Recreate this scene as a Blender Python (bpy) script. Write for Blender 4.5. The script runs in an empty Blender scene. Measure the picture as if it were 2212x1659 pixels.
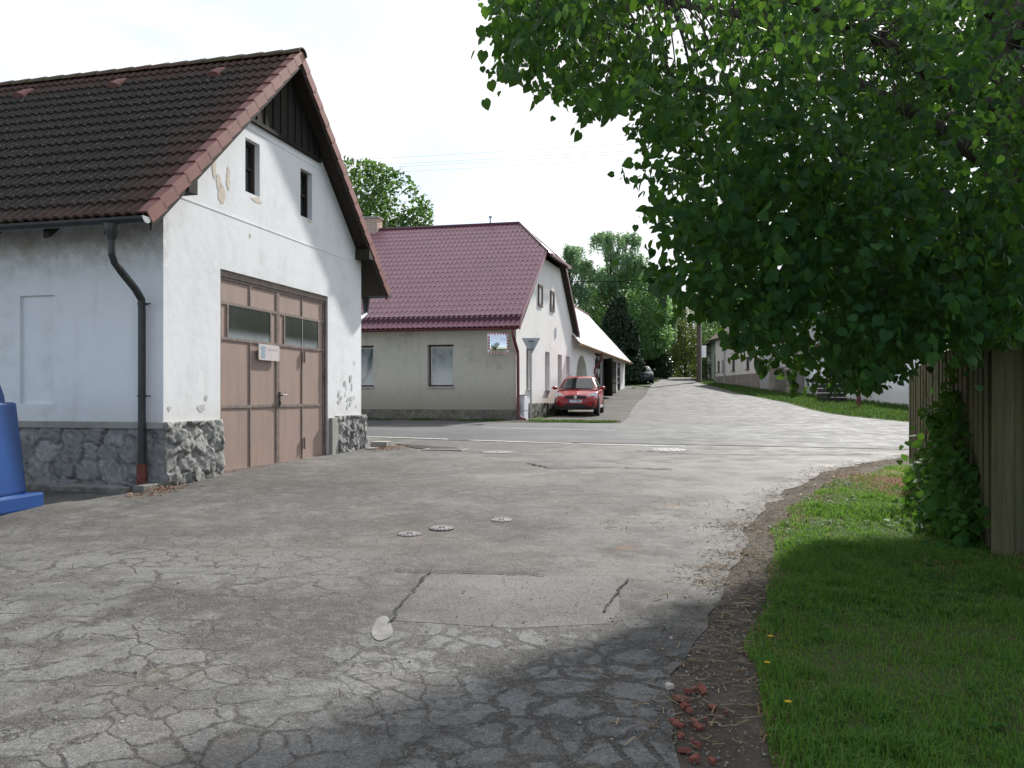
import bpy, bmesh, math, random
import numpy as np
from mathutils import Vector, Matrix
random.seed(7); RNG = np.random.default_rng(11)
R = math.radians
S = bpy.context.scene
COL = S.collection
# ------------------------------------------------------------------ camera
F, CX, HY, CZ = 1750.0, 1106.0, 858.0, 1.6      # focal length, principal column, horizon row (2212 px wide photo), eye height
cam_d = bpy.data.cameras.new('camera'); cam = bpy.data.objects.new('camera', cam_d); COL.objects.link(cam)
cam.location = (0, 0, CZ); cam.rotation_euler = (R(90), 0, 0)
cam_d.sensor_width = 36; cam_d.lens = F/2212*36; cam_d.shift_y = (HY-829.5)/2212
cam_d.clip_end = 3000; cam_d.clip_start = .05
S.camera = cam
# ------------------------------------------------------------------ terrain height
_t = np.array([(-30,-1.2),(-5,-.2),(0,0),(5,.2),(10.5,.45),(16.5,.56),(20,.62),(26,.76),(30,.81),(33,.87),(38,1.08),(48,1.62),(58,2.26),
      (70,2.95),(85,3.66),(100,4.0),(150,4.2),(900,5)])
ROWS = np.concatenate([np.arange(-20,48,.5), np.arange(48,132,1.0), np.array([132,140,150,170,200,260,350,500,900])])
def _g0(y):
    ks = np.linspace(-2, 2, 9); return np.mean([np.interp(y+k, _t[:,0], _t[:,1]) for k in ks], axis=0)
_GV = _g0(ROWS)
def G(y): return float(np.interp(y, ROWS, _GV))
def gp(px, py):
    """ground point seen at a pixel of the 2212 px photo"""
    lo, hi = 1.5, 140
    for _ in range(60):
        m = (lo+hi)/2
        if CZ-(py-HY)*m/F < G(m): hi = m     # line of sight below ground
        else: lo = m
    return ((px-CX)/F*lo, lo)
def proj(X, Y, Z): return (CX+F*X/Y, HY-F*(Z-CZ)/Y)
# ------------------------------------------------------------------ materials
def newmat(name):
    m = bpy.data.materials.new(name); m.use_nodes = True
    nt = m.node_tree; nt.nodes.clear()
    return m, NT(nt)
class NT:
    def __init__(s, nt): s.nt = nt
    def n(s, t, **k):
        x = s.nt.nodes.new(t)
        for a, b in k.items():
            if a.startswith('i_'):
                key = a[2:]
                key = int(key) if key.isdigit() else key.replace('_', ' ')
                s.set(x, key, b)
            else: setattr(x, a, b)
        return x
    def set(s, node, key, v):
        if hasattr(v, 'is_output'): s.nt.links.new(v, node.inputs[key])
        elif isinstance(v, bpy.types.Node): s.nt.links.new(v.outputs[0], node.inputs[key])
        else: node.inputs[key].default_value = v
    def pos(s, scale=None, rot=None, obj=False):
        o = s.n('ShaderNodeTexCoord').outputs['Object'] if obj else s.n('ShaderNodeNewGeometry').outputs['Position']
        if scale is not None or rot is not None:
            mp = s.n('ShaderNodeMapping'); s.set(mp, 'Vector', o)
            if scale is not None: mp.inputs['Scale'].default_value = scale
            if rot is not None: mp.inputs['Rotation'].default_value = rot
            o = mp.outputs[0]
        return o
    def noise(s, vec, scale, detail=4, rough=.6, dist=0.):
        x = s.n('ShaderNodeTexNoise'); s.set(x, 'Vector', vec); s.set(x, 'Scale', scale); s.set(x, 'Detail', detail); s.set(x, 'Roughness', rough); s.set(x, 'Distortion', dist)
        return x.outputs['Fac']
    def warp(s, vec, scale, amt):
        x = s.n('ShaderNodeTexNoise'); s.set(x, 'Vector', vec); s.set(x, 'Scale', scale); s.set(x, 'Detail', 3.)
        a = s.n('ShaderNodeVectorMath', operation='SUBTRACT'); s.set(a, 0, x.outputs['Color']); a.inputs[1].default_value = (.5,.5,.5)
        b = s.n('ShaderNodeVectorMath', operation='SCALE'); s.set(b, 0, a.outputs[0]); b.inputs['Scale'].default_value = amt
        c = s.n('ShaderNodeVectorMath', operation='ADD'); s.set(c, 0, vec); s.set(c, 1, b.outputs[0])
        return c.outputs[0]
    def vor(s, vec, scale, feat='DISTANCE_TO_EDGE', out='Distance', rand=1.):
        x = s.n('ShaderNodeTexVoronoi', feature=feat); s.set(x, 'Vector', vec); s.set(x, 'Scale', scale); s.set(x, 'Randomness', rand)
        return x.outputs[out]
    def mr(s, v, a, b, c=0., d=1., smooth=True):
        x = s.n('ShaderNodeMapRange', interpolation_type='SMOOTHSTEP' if smooth else 'LINEAR')
        for k, q in enumerate((v, a, b, c, d)): s.set(x, k, q)
        return x.outputs[0]
    def m(s, op, a, b=None, clamp=False):
        x = s.n('ShaderNodeMath', operation=op, use_clamp=clamp); s.set(x, 0, a)
        if b is not None: s.set(x, 1, b)
        return x.outputs[0]
    def mix(s, f, a, b, blend='MIX'):
        x = s.n('ShaderNodeMix', data_type='RGBA', blend_type=blend, clamp_factor=True)
        for key, v in ((0, f), (6, a), (7, b)):
            if isinstance(v, (tuple, list)): v = tuple(v)+((1,) if len(v) == 3 else ())
            s.set(x, key, v)
        return x.outputs[2]
    def ramp(s, f, stops):
        x = s.n('ShaderNodeValToRGB'); s.set(x, 0, f)
        e = x.color_ramp.elements
        while len(e) < len(stops): e.new(.5)
        for k, (p, c) in enumerate(stops):
            e[k].position = p; e[k].color = tuple(c)+(1,) if len(c) == 3 else c
        return x.outputs[0]
    def bump(s, h, strength=.5, dist=.02, nrm=None):
        x = s.n('ShaderNodeBump'); s.set(x, 'Height', h); s.set(x, 'Strength', strength); s.set(x, 'Distance', dist)
        if nrm is not None: s.set(x, 'Normal', nrm)
        return x.outputs[0]
    def spot(s, vec, c, r0, r1):
        """1 inside r0 of point c (world xy), 0 beyond r1"""
        d = s.n('ShaderNodeVectorMath', operation='SUBTRACT'); s.set(d, 0, vec); d.inputs[1].default_value = (c[0], c[1], 0)
        q = s.n('ShaderNodeVectorMath', operation='MULTIPLY'); s.set(q, 0, d.outputs[0]); q.inputs[1].default_value = (1,1,0)
        l = s.n('ShaderNodeVectorMath', operation='LENGTH'); s.set(l, 0, q.outputs[0])
        return s.mr(l.outputs['Value'], r0, r1, 1., 0.)
    def out(s, base, rough=.8, spec=.3, metal=0., normal=None, trans=None, tw=.0, **k):
        p = s.n('ShaderNodeBsdfPrincipled')
        if isinstance(base, (tuple, list)): base = tuple(base)[:3]+(1,)
        s.set(p, 'Base Color', base); s.set(p, 'Roughness', rough); s.set(p, 'Specular IOR Level', spec); s.set(p, 'Metallic', metal)
        if normal is not None: s.set(p, 'Normal', normal)
        for a, b in k.items(): s.set(p, a.replace('_', ' '), b)
        sh = p.outputs[0]
        if trans is not None:
            t = s.n('ShaderNodeBsdfTranslucent')
            if isinstance(trans, (tuple, list)): trans = tuple(trans)[:3]+(1,)
            s.set(t, 'Color', trans)
            mx = s.n('ShaderNodeMixShader'); s.set(mx, 0, tw); s.set(mx, 1, sh); s.set(mx, 2, t.outputs[0]); sh = mx.outputs[0]
        o = s.n('ShaderNodeOutputMaterial'); s.set(o, 0, sh)
M = {}
def plain(name, col, rough=.6, spec=.4, metal=0., var=.12, scale=6., bumpy=0., obj=True, **k):
    m, t = newmat(name); p = t.pos(obj=obj)
    n = t.noise(p, scale, 5)
    c = t.mix(t.mr(n, .3, .7), tuple(x*(1-var) for x in col), tuple(min(1, x*(1+var)) for x in col))
    nr = t.bump(t.noise(p, scale*12, 3), bumpy, .01) if bumpy else None
    t.out(c, rough, spec, metal, nr, **k); M[name] = m; return m

# --- plaster walls
def plaster(name, base, dirt, dirt_amt=.5, streak=True, bot=None, bot_z=(0., .6), bump=.25):
    m, t = newmat(name); p = t.pos(obj=True)
    n1 = t.noise(p, .9, 6, .65); n2 = t.noise(p, 4.5, 6, .7)
    pv = t.pos(scale=(3.0, 3.0, .35), obj=True); n3 = t.noise(pv, 1.2, 5, .65)
    d = t.m('MULTIPLY', t.mr(n1, .42, .72), t.mr(n2, .3, .7))
    if streak: d = t.m('ADD', d, t.m('MULTIPLY', t.mr(n3, .5, .8), .5), True)
    c = t.mix(t.m('MULTIPLY', d, dirt_amt), base, dirt)
    c = t.mix(t.mr(n2, .2, .8, .0, .12), c, tuple(x*.8 for x in base))
    if bot is not None:
        z = t.n('ShaderNodeSeparateXYZ'); t.set(z, 0, p)
        zz = t.m('ADD', z.outputs[2], t.m('MULTIPLY', t.m('SUBTRACT', n1, .5), .9))
        c = t.mix(t.mr(zz, bot_z[0], bot_z[1], .8, 0.), c, bot)
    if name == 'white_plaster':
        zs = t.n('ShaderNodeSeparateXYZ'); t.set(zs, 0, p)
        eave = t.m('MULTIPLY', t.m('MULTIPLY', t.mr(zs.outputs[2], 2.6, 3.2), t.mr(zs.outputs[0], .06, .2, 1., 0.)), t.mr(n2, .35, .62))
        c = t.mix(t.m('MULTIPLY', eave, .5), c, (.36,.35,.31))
    h = t.m('ADD', t.noise(p, 7, 5, .6), t.m('MULTIPLY', t.noise(p, 60, 3, .6), .25))
    t.out(c, .9, .15, 0, t.bump(h, bump, .03)); M[name] = m
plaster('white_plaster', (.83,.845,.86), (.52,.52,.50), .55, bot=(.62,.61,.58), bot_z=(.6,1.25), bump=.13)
plaster('grey_plaster', (.61,.572,.485), (.33,.315,.25), .85, bot=(.30,.275,.20), bot_z=(.2,1.6))
plaster('pale_plaster', (.80,.785,.76), (.56,.53,.48), .55, bot=(.60,.52,.43), bot_z=(.3,1.2))
plaster('far_plaster', (.62,.58,.54), (.42,.38,.34), .5)
plaster('bare_plaster', (.70,.63,.53), (.50,.40,.30), .8)
plaster('flake_grey', (.56,.56,.55), (.42,.42,.41), .8)
plaster('concrete', (.36,.35,.32), (.2,.19,.16), .8)
def stone(name, a, b, c, scale=5, moss=.3):
    m, t = newmat(name); p = t.pos(obj=True)
    q = t.warp(p, 4, .12)
    cell = t.n('ShaderNodeTexVoronoi'); t.set(cell, 'Vector', q); t.set(cell, 'Scale', scale)
    sx = t.n('ShaderNodeSeparateColor'); t.set(sx, 0, cell.outputs['Color'])
    n = t.noise(p, 14, 7, .7); n2 = t.noise(p, 3, 4)
    col = t.mix(sx.outputs[0], a, b); col = t.mix(t.mr(n, .42, .7), col, c)
    z = t.n('ShaderNodeSeparateXYZ'); t.set(z, 0, p)
    mo = t.m('MULTIPLY', t.mr(z.outputs[2], .0, .35, 1., 0.), t.mr(n2, .4, .65))
    col = t.mix(t.m('MULTIPLY', mo, moss), col, (.06,.075,.03))
    ja = t.n('ShaderNodeAttribute', attribute_name='joint').outputs['Fac']; ta = t.n('ShaderNodeAttribute', attribute_name='tone').outputs['Fac']
    col = t.mix(t.mr(ta, 0., 1., .0, .6, False), col, tuple(x*.42 for x in a)); col = t.mix(t.m('MULTIPLY', ja, t.mr(n2, .25, .6, .25, .75)), col, (.085,.08,.068))
    t.out(col, .9, .2, 0, t.bump(n, .8, .03)); M[name] = m
stone('plinth_stone', (.36,.355,.34), (.23,.235,.23), (.48,.475,.46), 5.5)
stone('dark_stone', (.16,.15,.13), (.26,.24,.2), (.10,.095,.08), 4, .5)
stone('far_stone', (.30,.26,.22), (.2,.18,.15), (.12,.11,.1), 3, .2)
# --- wood, metal, tiles
def wood(name, a, b, scale=(14, 14, .8), rough=.85, moss=None, bump=.35):
    m, t = newmat(name); p = t.pos(scale=scale, obj=True)
    n = t.noise(p, 1.5, 6, .7); n2 = t.noise(t.pos(obj=True), 2.2, 4)
    g = t.n('ShaderNodeNewGeometry').outputs['Random Per Island']
    c = t.mix(t.mr(n, .3, .7), a, b)
    c = t.mix(t.m('MULTIPLY', g, .45), c, tuple(x*.45 for x in a))
    if moss is not None: c = t.mix(t.m('MULTIPLY', t.mr(n2, .45, .7), .7), c, moss)
    t.out(c, rough, .2, 0, t.bump(n, bump, .01)); M[name] = m
wood('black_wood', (.016,.015,.013), (.030,.027,.022))
wood('dark_wood', (.035,.03,.026), (.065,.055,.045))
wood('fence_wood', (.165,.150,.085), (.085,.078,.045), moss=(.105,.112,.04))
wood('bark', (.10,.085,.07), (.05,.042,.035), scale=(9,9,2), bump=.8)
wood('pole_wood', (.13,.10,.08), (.08,.065,.055))
plain('brown_frame', (.10,.062,.04), .55); plain('light_wood', (.5,.36,.22), .7)
plain('gutter_black', (.035,.037,.038), .38, .5, var=.25); plain('gutter_red', (.135,.022,.028), .35, .5)
plain('zinc', (.38,.39,.40), .4, .5, .7, scale=3); plain('white_metal', (.72,.74,.77), .45)
plain('clay', (.205,.072,.056), .85, .2, var=.3, scale=15, bumpy=.4); plain('black', (.01,.01,.011), .6)
plain('iron', (.10,.10,.10), .55, .5, .3, var=.3, scale=20)
plain('cast_cover', (.17,.165,.16), .6, .4, .2, var=.35, scale=25, bumpy=.6)
plain('kerb_stone', (.22,.215,.19), .9, .2, var=.35, scale=9, bumpy=.5)
plain('cement_grey', (.21,.205,.19), .9, .2, var=.2, obj=False, scale=9)
plain('cable', (.012,.012,.012), 1., 0.); plain('clay_dusty', (.20,.105,.08), .95, .1, var=.3, scale=15); plain('mortar', (.45,.4,.36), .95)
def tilemat(name, a, b, lichen=None, rough=.75, spec=.3, lamt=.5, vz=None):
    m, t = newmat(name); p = t.pos(obj=True)
    n = t.noise(p, 1.3, 6, .65); n2 = t.noise(p, 26, 4, .7)
    c = t.mix(t.mr(n, .35, .68), a, b); c = t.mix(t.mr(t.noise(p, .35, 4), .45, .7, 0., .30), c, tuple(x*.72 for x in a))
    if lichen is not None:
        c = t.mix(t.m('MULTIPLY', t.mr(n2, .55, .72), lamt), c, lichen)
    t.out(c, rough, spec, 0, t.bump(n2, .2, .01)); M[name] = m
# old concrete pantiles: brown under a black lichen coat, cleaner along eave and verge
m, t = newmat('old_tile'); p = t.pos(obj=True)
sp = t.n('ShaderNodeSeparateXYZ'); t.set(sp, 0, p)
n = t.noise(p, .8, 6, .65); n2 = t.noise(p, 34, 4, .75); n3 = t.noise(p, 6, 5, .7)
c = t.mix(t.mr(n3, .3, .7), (.115,.052,.04), (.085,.045,.038)); c = t.mix(t.mr(t.vor(t.pos(scale=(1,3.3,2.1), obj=True), 1., 'F1', 'Color'), .55, .8, 0., .5), c, (.055,.034,.03))
edge = t.m('MAXIMUM', t.mr(sp.outputs[1], -.25, .9, 1., 0.), t.m('MAXIMUM', t.m('MULTIPLY', t.mr(sp.outputs[2], 3.35, 3.75, 1., 0.), t.mr(sp.outputs[1], .5, 3., 1., .25)), t.mr(sp.outputs[2], 6.2, 6.8)))
coat = t.m('SUBTRACT', 1., t.m('MULTIPLY', edge, t.mr(n3, .25, .6)), True)
c = t.mix(t.m('MULTIPLY', coat, t.mr(n, .2, .5, .75, 1.)), c, (.032,.028,.022))
c = t.mix(t.m('MULTIPLY', t.mr(n2, .58, .68), t.m('MULTIPLY', coat, .75)), c, (.42,.42,.39))
c = t.mix(t.m('MULTIPLY', t.mr(t.noise(p, 11, 3), .62, .75), .6), c, (.035,.04,.012))
t.out(c, .85, .25, 0, t.bump(n2, .5, .012)); M['old_tile'] = m
tilemat('verge_tile', (.27,.125,.105), (.20,.09,.078), (.36,.26,.22), lamt=.35)
tilemat('ridge_tile', (.085,.075,.035), (.10,.05,.04), (.09,.10,.03), lamt=.7)
tilemat('metal_tile', (.31,.150,.175), (.275,.128,.155), (.22,.10,.12), .36, .6, .35)
tilemat('metal_tile_dark', (.085,.018,.03), (.075,.016,.028), None, .35, .5)
tilemat('far_roof', (.10,.062,.05), (.075,.05,.042), (.14,.10,.08), .8)
tilemat('annex_sheet', (.80,.765,.76), (.74,.69,.685), None, .38, .8)  # near-white base: sun glare on the metal sheet put into its colour
plaster('pale_green', (.55,.60,.50), (.42,.44,.38), .5)
# brick
m, t = newmat('brick'); p = t.pos(obj=True, rot=(R(90),0,0))
b = t.n('ShaderNodeTexBrick'); t.set(b, 'Vector', p); b.inputs['Color1'].default_value = (.42,.24,.17,1); b.inputs['Color2'].default_value = (.33,.19,.14,1)
b.inputs['Mortar'].default_value = (.62,.58,.52,1); b.inputs['Scale'].default_value = 1.; b.inputs['Brick Width'].default_value = .25; b.inputs['Row Height'].default_value = .075; b.inputs['Mortar Size'].default_value = .012
t.out(b.outputs['Color'], .9, .2); M['brick'] = m
# garage door paint: faded brown with vertical wash streaks
m, t = newmat('door_paint'); p = t.pos(obj=True)
n = t.noise(t.pos(scale=(9, 9, .5), obj=True), 1.3, 5, .6); n2 = t.noise(p, 1.7, 5)
c = t.mix(t.mr(n2, .3, .7), (.365,.262,.218), (.32,.235,.20)); c = t.mix(t.m('MULTIPLY', t.mr(n, .45, .75), .6), c, (.24,.19,.17))
t.out(c, .62, .35, 0, t.bump(n2, .15, .02)); M['door_paint'] = m
plain('door_frame', (.205,.16,.14), .6, var=.25, scale=12)
plain('faded_sign', (.60,.555,.55), .5, var=.06); plain('sign_blue', (.28,.38,.46), .6, var=.3, scale=40); plain('sign_faint', (.55,.47,.48), .6, var=.05)
plain('sign_grey', (.40,.42,.43), .45, .5, .5, var=.1, scale=3); plain('sign_white', (.8,.8,.8), .4); plain('sign_red', (.55,.03,.03), .4)
def glass(name, col, rough=.05, spec=.7):
    m, t = newmat(name); p = t.pos(obj=True)
    n = t.noise(p, 3, 5, .65)
    c = t.mix(t.mr(n, .35, .7), col, tuple(min(1, x*1.7+.012) for x in col))
    t.out(c, rough, spec); M[name] = m
glass('dark_glass', (.018,.022,.022), .07); glass('car_glass', (.012,.016,.016), .03, .8)
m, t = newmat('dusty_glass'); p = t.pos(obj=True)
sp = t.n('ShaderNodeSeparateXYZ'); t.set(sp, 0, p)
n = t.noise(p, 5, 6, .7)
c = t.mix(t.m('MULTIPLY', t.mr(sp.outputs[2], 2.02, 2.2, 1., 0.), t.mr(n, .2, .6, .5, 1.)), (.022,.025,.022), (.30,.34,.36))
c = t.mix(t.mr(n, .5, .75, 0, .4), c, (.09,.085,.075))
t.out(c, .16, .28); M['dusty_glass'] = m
# house window panes: pale and dark reflections painted into the glass colour
m, t = newmat('reflection_glass'); p = t.pos(obj=True)
n = t.noise(p, .9, 3, .5, .6)
t.out(t.mix(t.mr(n, .36, .50), (.11,.13,.13), (.40,.44,.42)), .10, .7); M['reflection_glass'] = m
m, t = newmat('mirror'); t.out((.85,.87,.88), .03, .5, 1.); M['mirror'] = m
m, t = newmat('chrome'); t.out((.75,.76,.78), .12, .5, 1.); M['chrome'] = m
def carpaint(name, col):
    m, t = newmat(name); p = t.pos(obj=True); n = t.noise(p, 2, 3)
    t.out(t.mix(n, tuple(x*.9 for x in col), col), .28, .5, 0., None, Coat_Weight=.3, Coat_Roughness=.04); M[name] = m
carpaint('red_paint', (.33,.004,.009)); carpaint('dark_paint', (.02,.027,.03)); carpaint('silver_paint', (.5,.52,.53))
plain('tyre', (.018,.018,.018), .85, .2); plain('rim', (.45,.46,.47), .35, .5, .8); plain('trim_black', (.02,.02,.021), .55)
plain('plate_white', (.75,.76,.78), .5, var=.03); plain('plate_blue', (.03,.07,.35), .5); plain('plate_text', (.02,.02,.03), .6)
m, t = newmat('lamp_glass'); p = t.pos(obj=True); t.out(t.mix(t.mr(t.noise(p, 14, 2), .4, .6), (.50,.52,.54), (.80,.82,.84)), .08, .7); M['lamp_glass'] = m
m, t = newmat('blue_plastic'); p = t.pos(obj=True); n = t.noise(p, 3, 5)
t.out(t.mix(t.mr(n, .3, .7), (.004,.062,.25), (.006,.052,.20)), .42, .45, 0, t.bump(t.noise(p, 40, 3), .06, .01)); M['blue_plastic'] = m
# --- ground materials (world coordinates)
def asphalt(name, lo, hi, kind):
    m, t = newmat(name); p = t.pos()
    nA = t.noise(p, .42, 4, .6); nB = t.noise(p, 2.1, 5, .65); nC = t.noise(p, 8.5, 5, .7); nD = t.noise(p, 34, 4, .75); sp1 = t.noise(p, 120, 2, .6)
    def lin(*ws):
        r = None
        for s_, w in ws:
            q = t.m('MULTIPLY', s_, w); r = q if r is None else t.m('ADD', r, q)
        return r
    amt = (.30, .30, .24, .16) if kind == 'yard' else (.45, .25, .15, .15)
    f = lin(*zip((nA, nB, nC, nD), amt))
    c = t.mix(t.mr(f, .42, .575, smooth=False), lo, hi)
    h = lin((nC, .25), (nD, .45), (sp1, .3))
    wp = t.warp(p, 2.2, .30)
    if kind == 'yard':
        wp2 = t.warp(t.warp(p, 1.6, .35), 6.0, .13)
        v1 = t.vor(wp, 1.0); v2 = t.vor(wp2, 3.9); v2b = t.vor(t.warp(p, 4.0, .2), 2.3); v3 = t.vor(t.warp(p, 1.2, .6), .33)
        mk1 = t.mr(t.noise(p, .5, 4), .47, .56); mk2 = t.mr(t.noise(p, .62, 4, .65), .42, .54)
        left = t.m('MAXIMUM', t.spot(p, (-2.9,5.4), .8, 3.0), t.spot(p, (-1.4,3.9), .6, 2.0))
        near = t.m('MULTIPLY', t.spot(p, (.05,3.95), .55, 1.75), t.mr(t.noise(p, 1.4, 4), .25, .42))
        cells = t.m('MAXIMUM', t.m('MULTIPLY', mk2, .8), t.m('MULTIPLY', left, .85))
        # crazed areas: fine dark joints with a dirty halo
        brk = t.mr(nC, .22, .50)
        j2 = t.m('MULTIPLY', t.mr(v2, .0, .05, 1., 0.), brk); j2b = t.m('MULTIPLY', t.mr(v2b, .0, .040, 1., 0.), brk)
        halo = t.m('MULTIPLY', t.m('MULTIPLY', t.mr(t.m('MINIMUM', v2, v2b), .0, .26, 1., 0.), t.mr(nB, .32, .60)), .85)
        jn = t.m('MULTIPLY', t.m('MAXIMUM', t.m('MAXIMUM', t.m('MULTIPLY', j2, .85), j2b), halo), cells)
        k1 = t.m('MULTIPLY', t.m('MULTIPLY', t.mr(v1, .0, .007, 1., 0.), mk1), t.mr(nC, .35, .6)); k3 = t.m('MULTIPLY', t.m('MULTIPLY', t.mr(v3, 0., .0020, 1., 0.), .8), t.mr(nC, .3, .6))
        dark = t.mix(t.mr(nD, .35, .68), (.030,.028,.025), (.085,.079,.069))
        # areas where the surface course has worn away to dark brown aggregate
        gone = t.m('MULTIPLY', t.mr(t.noise(p, .8, 6, .7), .50, .60), .60)
        gone = t.m('MAXIMUM', gone, t.m('MULTIPLY', t.spot(p, (-2.55,5.2), .1, 1.0), t.mr(nB, .38, .52)))
        gone = t.m('MAXIMUM', gone, t.m('MULTIPLY', t.spot(p, (.55,3.5), .15, 1.15), t.mr(nB, .36, .56)))
        c = t.mix(gone, c, dark)
        c = t.mix(t.m('MULTIPLY', jn, .85), c, (.036,.032,.027))
        # surviving islands of grey crust in the dark matrix
        isl = t.mr(t.m('ADD', t.vor(wp2, 4.4), t.m('MULTIPLY', t.m('SUBTRACT', nC, .5), .10)), .06, .12)
        some = t.mr(t.noise(p, 3.3, 3), .40, .52)
        crust = t.mix(t.mr(nD, .3, .7), (.115,.118,.116), (.20,.20,.196))
        c = t.mix(t.m('MULTIPLY', near, .9), c, t.mix(t.m('MULTIPLY', isl, some), dark, crust))
        # large plates on the left, split by wide dirty joints
        vp = t.m('ADD', t.vor(t.warp(t.warp(p, 1.3, .5), 5.0, .16), 2.3), t.m('MULTIPLY', t.m('SUBTRACT', nC, .5), .12)); vq = t.m('ADD', t.vor(wp2, 4.6), t.m('MULTIPLY', t.m('SUBTRACT', nC, .5), .10))
        small = t.mr(t.noise(p, .9, 3), .46, .54)
        gap = t.m('MULTIPLY', t.mr(t.m('ADD', t.m('MULTIPLY', vp, t.m('SUBTRACT', 1., small)), t.m('MULTIPLY', vq, small)), .0, .085, 1., 0.), t.m('MULTIPLY', left, t.mr(t.noise(p, 1.3, 4), .36, .52)))
        plate = t.m('SUBTRACT', 1., t.mr(t.m('ADD', t.m('MULTIPLY', vp, t.m('SUBTRACT', 1., small)), t.m('MULTIPLY', vq, small)), .01, t.m('ADD', .03, t.m('MULTIPLY', nB, .10)), 1., 0.))
        keepz = t.m('MULTIPLY', left, t.mr(t.noise(p, .95, 5, .65), .43, .55))
        c = t.mix(t.m('MULTIPLY', keepz, .9), c, t.mix(plate, dark, t.mix(t.mr(nD, .3, .7), (.105,.103,.097), (.195,.192,.183))))
        kk = t.m('MAXIMUM', k1, k3)
        c = t.mix(t.m('MULTIPLY', kk, .85), c, (.03,.027,.023))
        c = t.mix(t.m('MULTIPLY', t.mr(t.noise(p, .9, 5, .7), .52, .68), .38), c, (.125,.10,.07))
        for q in ((.35,5.3), (1.15,9.4), (.9,7.0), (1.8,9.0)):
            c = t.mix(t.m('MULTIPLY', t.m('MULTIPLY', t.spot(p, q, .0, .26), t.mr(nC, .42, .6)), .55), c, (.24,.12,.05))
        for q, r in (((3.1,10.6), 1.0), ((4.4,12.6), 1.3), ((5.6,13.9), 1.2), ((2.4,9.0), .6)):
            c = t.mix(t.m('MULTIPLY', t.m('MULTIPLY', t.spot(p, q, .1*r, r), t.mr(nB, .40, .55)), .5), c, (.24,.23,.205))
        w = t.m('MULTIPLY', t.spot(p, (.98,5.4), .05, .5), t.mr(nC, .40, .52))
        c = t.mix(t.m('MULTIPLY', w, .9), c, (.014,.013,.012))
        # tar-dark blotches and long drag marks across the yard
        c = t.mix(t.m('MULTIPLY', t.mr(t.noise(t.pos(scale=(.45,1.6,1)), 1.1, 5, .65), .52, .66), .5), c, (.045,.043,.040))
        h = lin((h, 1.), (jn, -.35), (gap, -.5), (kk, -.3), (gone, -.25)); h = lin((h, 1.), (t.m('MULTIPLY', near, t.m('MULTIPLY', isl, some)), .5))
    else:
        v3 = t.vor(t.warp(p, 1., .5), .4); mk = t.mr(t.noise(p, .5, 3), .45, .6)
        kk = t.m('MULTIPLY', t.mr(v3, 0., .006, 1., 0.), mk)
        c = t.mix(t.m('MULTIPLY', kk, .6), c, (.05,.046,.042))
        c = t.mix(t.m('MULTIPLY', t.mr(t.noise(t.pos(scale=(.22,1.3,1), rot=(0,0,R(14))), 1.2, 5), .46, .66), .5), c, tuple(x*.5 for x in lo))
    c = t.mix(t.mr(sp1, .54, .74, 0., .45), c, (.40,.39,.37)); c = t.mix(t.mr(sp1, .28, .5, .55, 0.), c, (.03,.029,.027))
    t.out(c, t.mr(nB, .3, .7, .70, .88), .27, 0, t.bump(h, .8, .010)); M[name] = m
asphalt('yard_asphalt', (.050,.047,.041), (.172,.167,.153), 'yard')
asphalt('road_asphalt', (.056,.058,.060), (.100,.103,.105), 'road')
asphalt('street_asphalt', (.046,.045,.043), (.088,.087,.083), 'road')
asphalt('patch_asphalt', (.065,.062,.056), (.170,.166,.153), 'road')
def soil(name, a, b, c3, scale=1.5, bump=.7):
    m, t = newmat(name); p = t.pos()
    n1 = t.noise(p, scale, 6, .65); n2 = t.noise(p, 45, 4, .75); n3 = t.noise(p, 7, 4)
    c = t.mix(t.mr(n1, .35, .65), a, b); c = t.mix(t.mr(n2, .5, .7), c, c3)
    h = t.m('ADD', t.m('MULTIPLY', n2, .4), n3)
    t.out(c, .95, .12, 0, t.bump(h, bump, .03)); M[name] = m
soil('grass_soil', (.045,.080,.018), (.075,.078,.034), (.045,.065,.02), 1.6)
soil('far_grass', (.032,.060,.014), (.045,.075,.018), (.028,.045,.012), .7)
soil('dry_soil', (.20,.115,.062), (.26,.16,.09), (.11,.065,.038), 2.5)
soil('dirt', (.072,.060,.046), (.125,.108,.088), (.04,.034,.028), 2.2)
soil('gravel', (.095,.088,.077), (.145,.138,.126), (.06,.052,.043), .6)
plain('line_paint', (.55,.55,.52), .7, .3, var=.25, scale=8, obj=False)
# --- leaves
def leafmat(name, cols, tr, tw=.4, rough=.45, spec=.35):
    m, t = newmat(name)
    g = t.n('ShaderNodeNewGeometry').outputs['Random Per Island']
    k = len(cols)-1
    c = t.ramp(g, [(i/k, x) for i, x in enumerate(cols)])
    tc = t.mix(.5, c, tr)
    t.out(c, rough, spec, 0, None, trans=tc, tw=tw); M[name] = m
leafmat('lime_leaf', [(.009,.038,.012), (.014,.054,.015), (.022,.074,.018), (.038,.105,.023)], (.19,.38,.032), .37, .52, .17)
leafmat('vine_leaf', [(.030,.09,.020), (.042,.12,.025), (.065,.155,.03)], (.20,.40,.03), .36, .62, .15)
leafmat('chestnut_leaf', [(.03,.075,.02), (.05,.115,.026), (.07,.14,.03)], (.20,.38,.06), .42)
leafmat('birch_leaf', [(.10,.18,.10), (.13,.23,.12), (.16,.26,.14)], (.32,.50,.2), .5)
leafmat('linden_leaf', [(.09,.18,.075), (.12,.225,.085), (.15,.26,.10)], (.36,.62,.17), .52)
leafmat('spring_leaf', [(.08,.12,.03), (.13,.17,.045), (.17,.19,.06)], (.25,.30,.05), .4)
leafmat('thuja_leaf', [(.016,.036,.018), (.022,.048,.022), (.03,.06,.026)], (.02,.05,.015), .12, .7)
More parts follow.
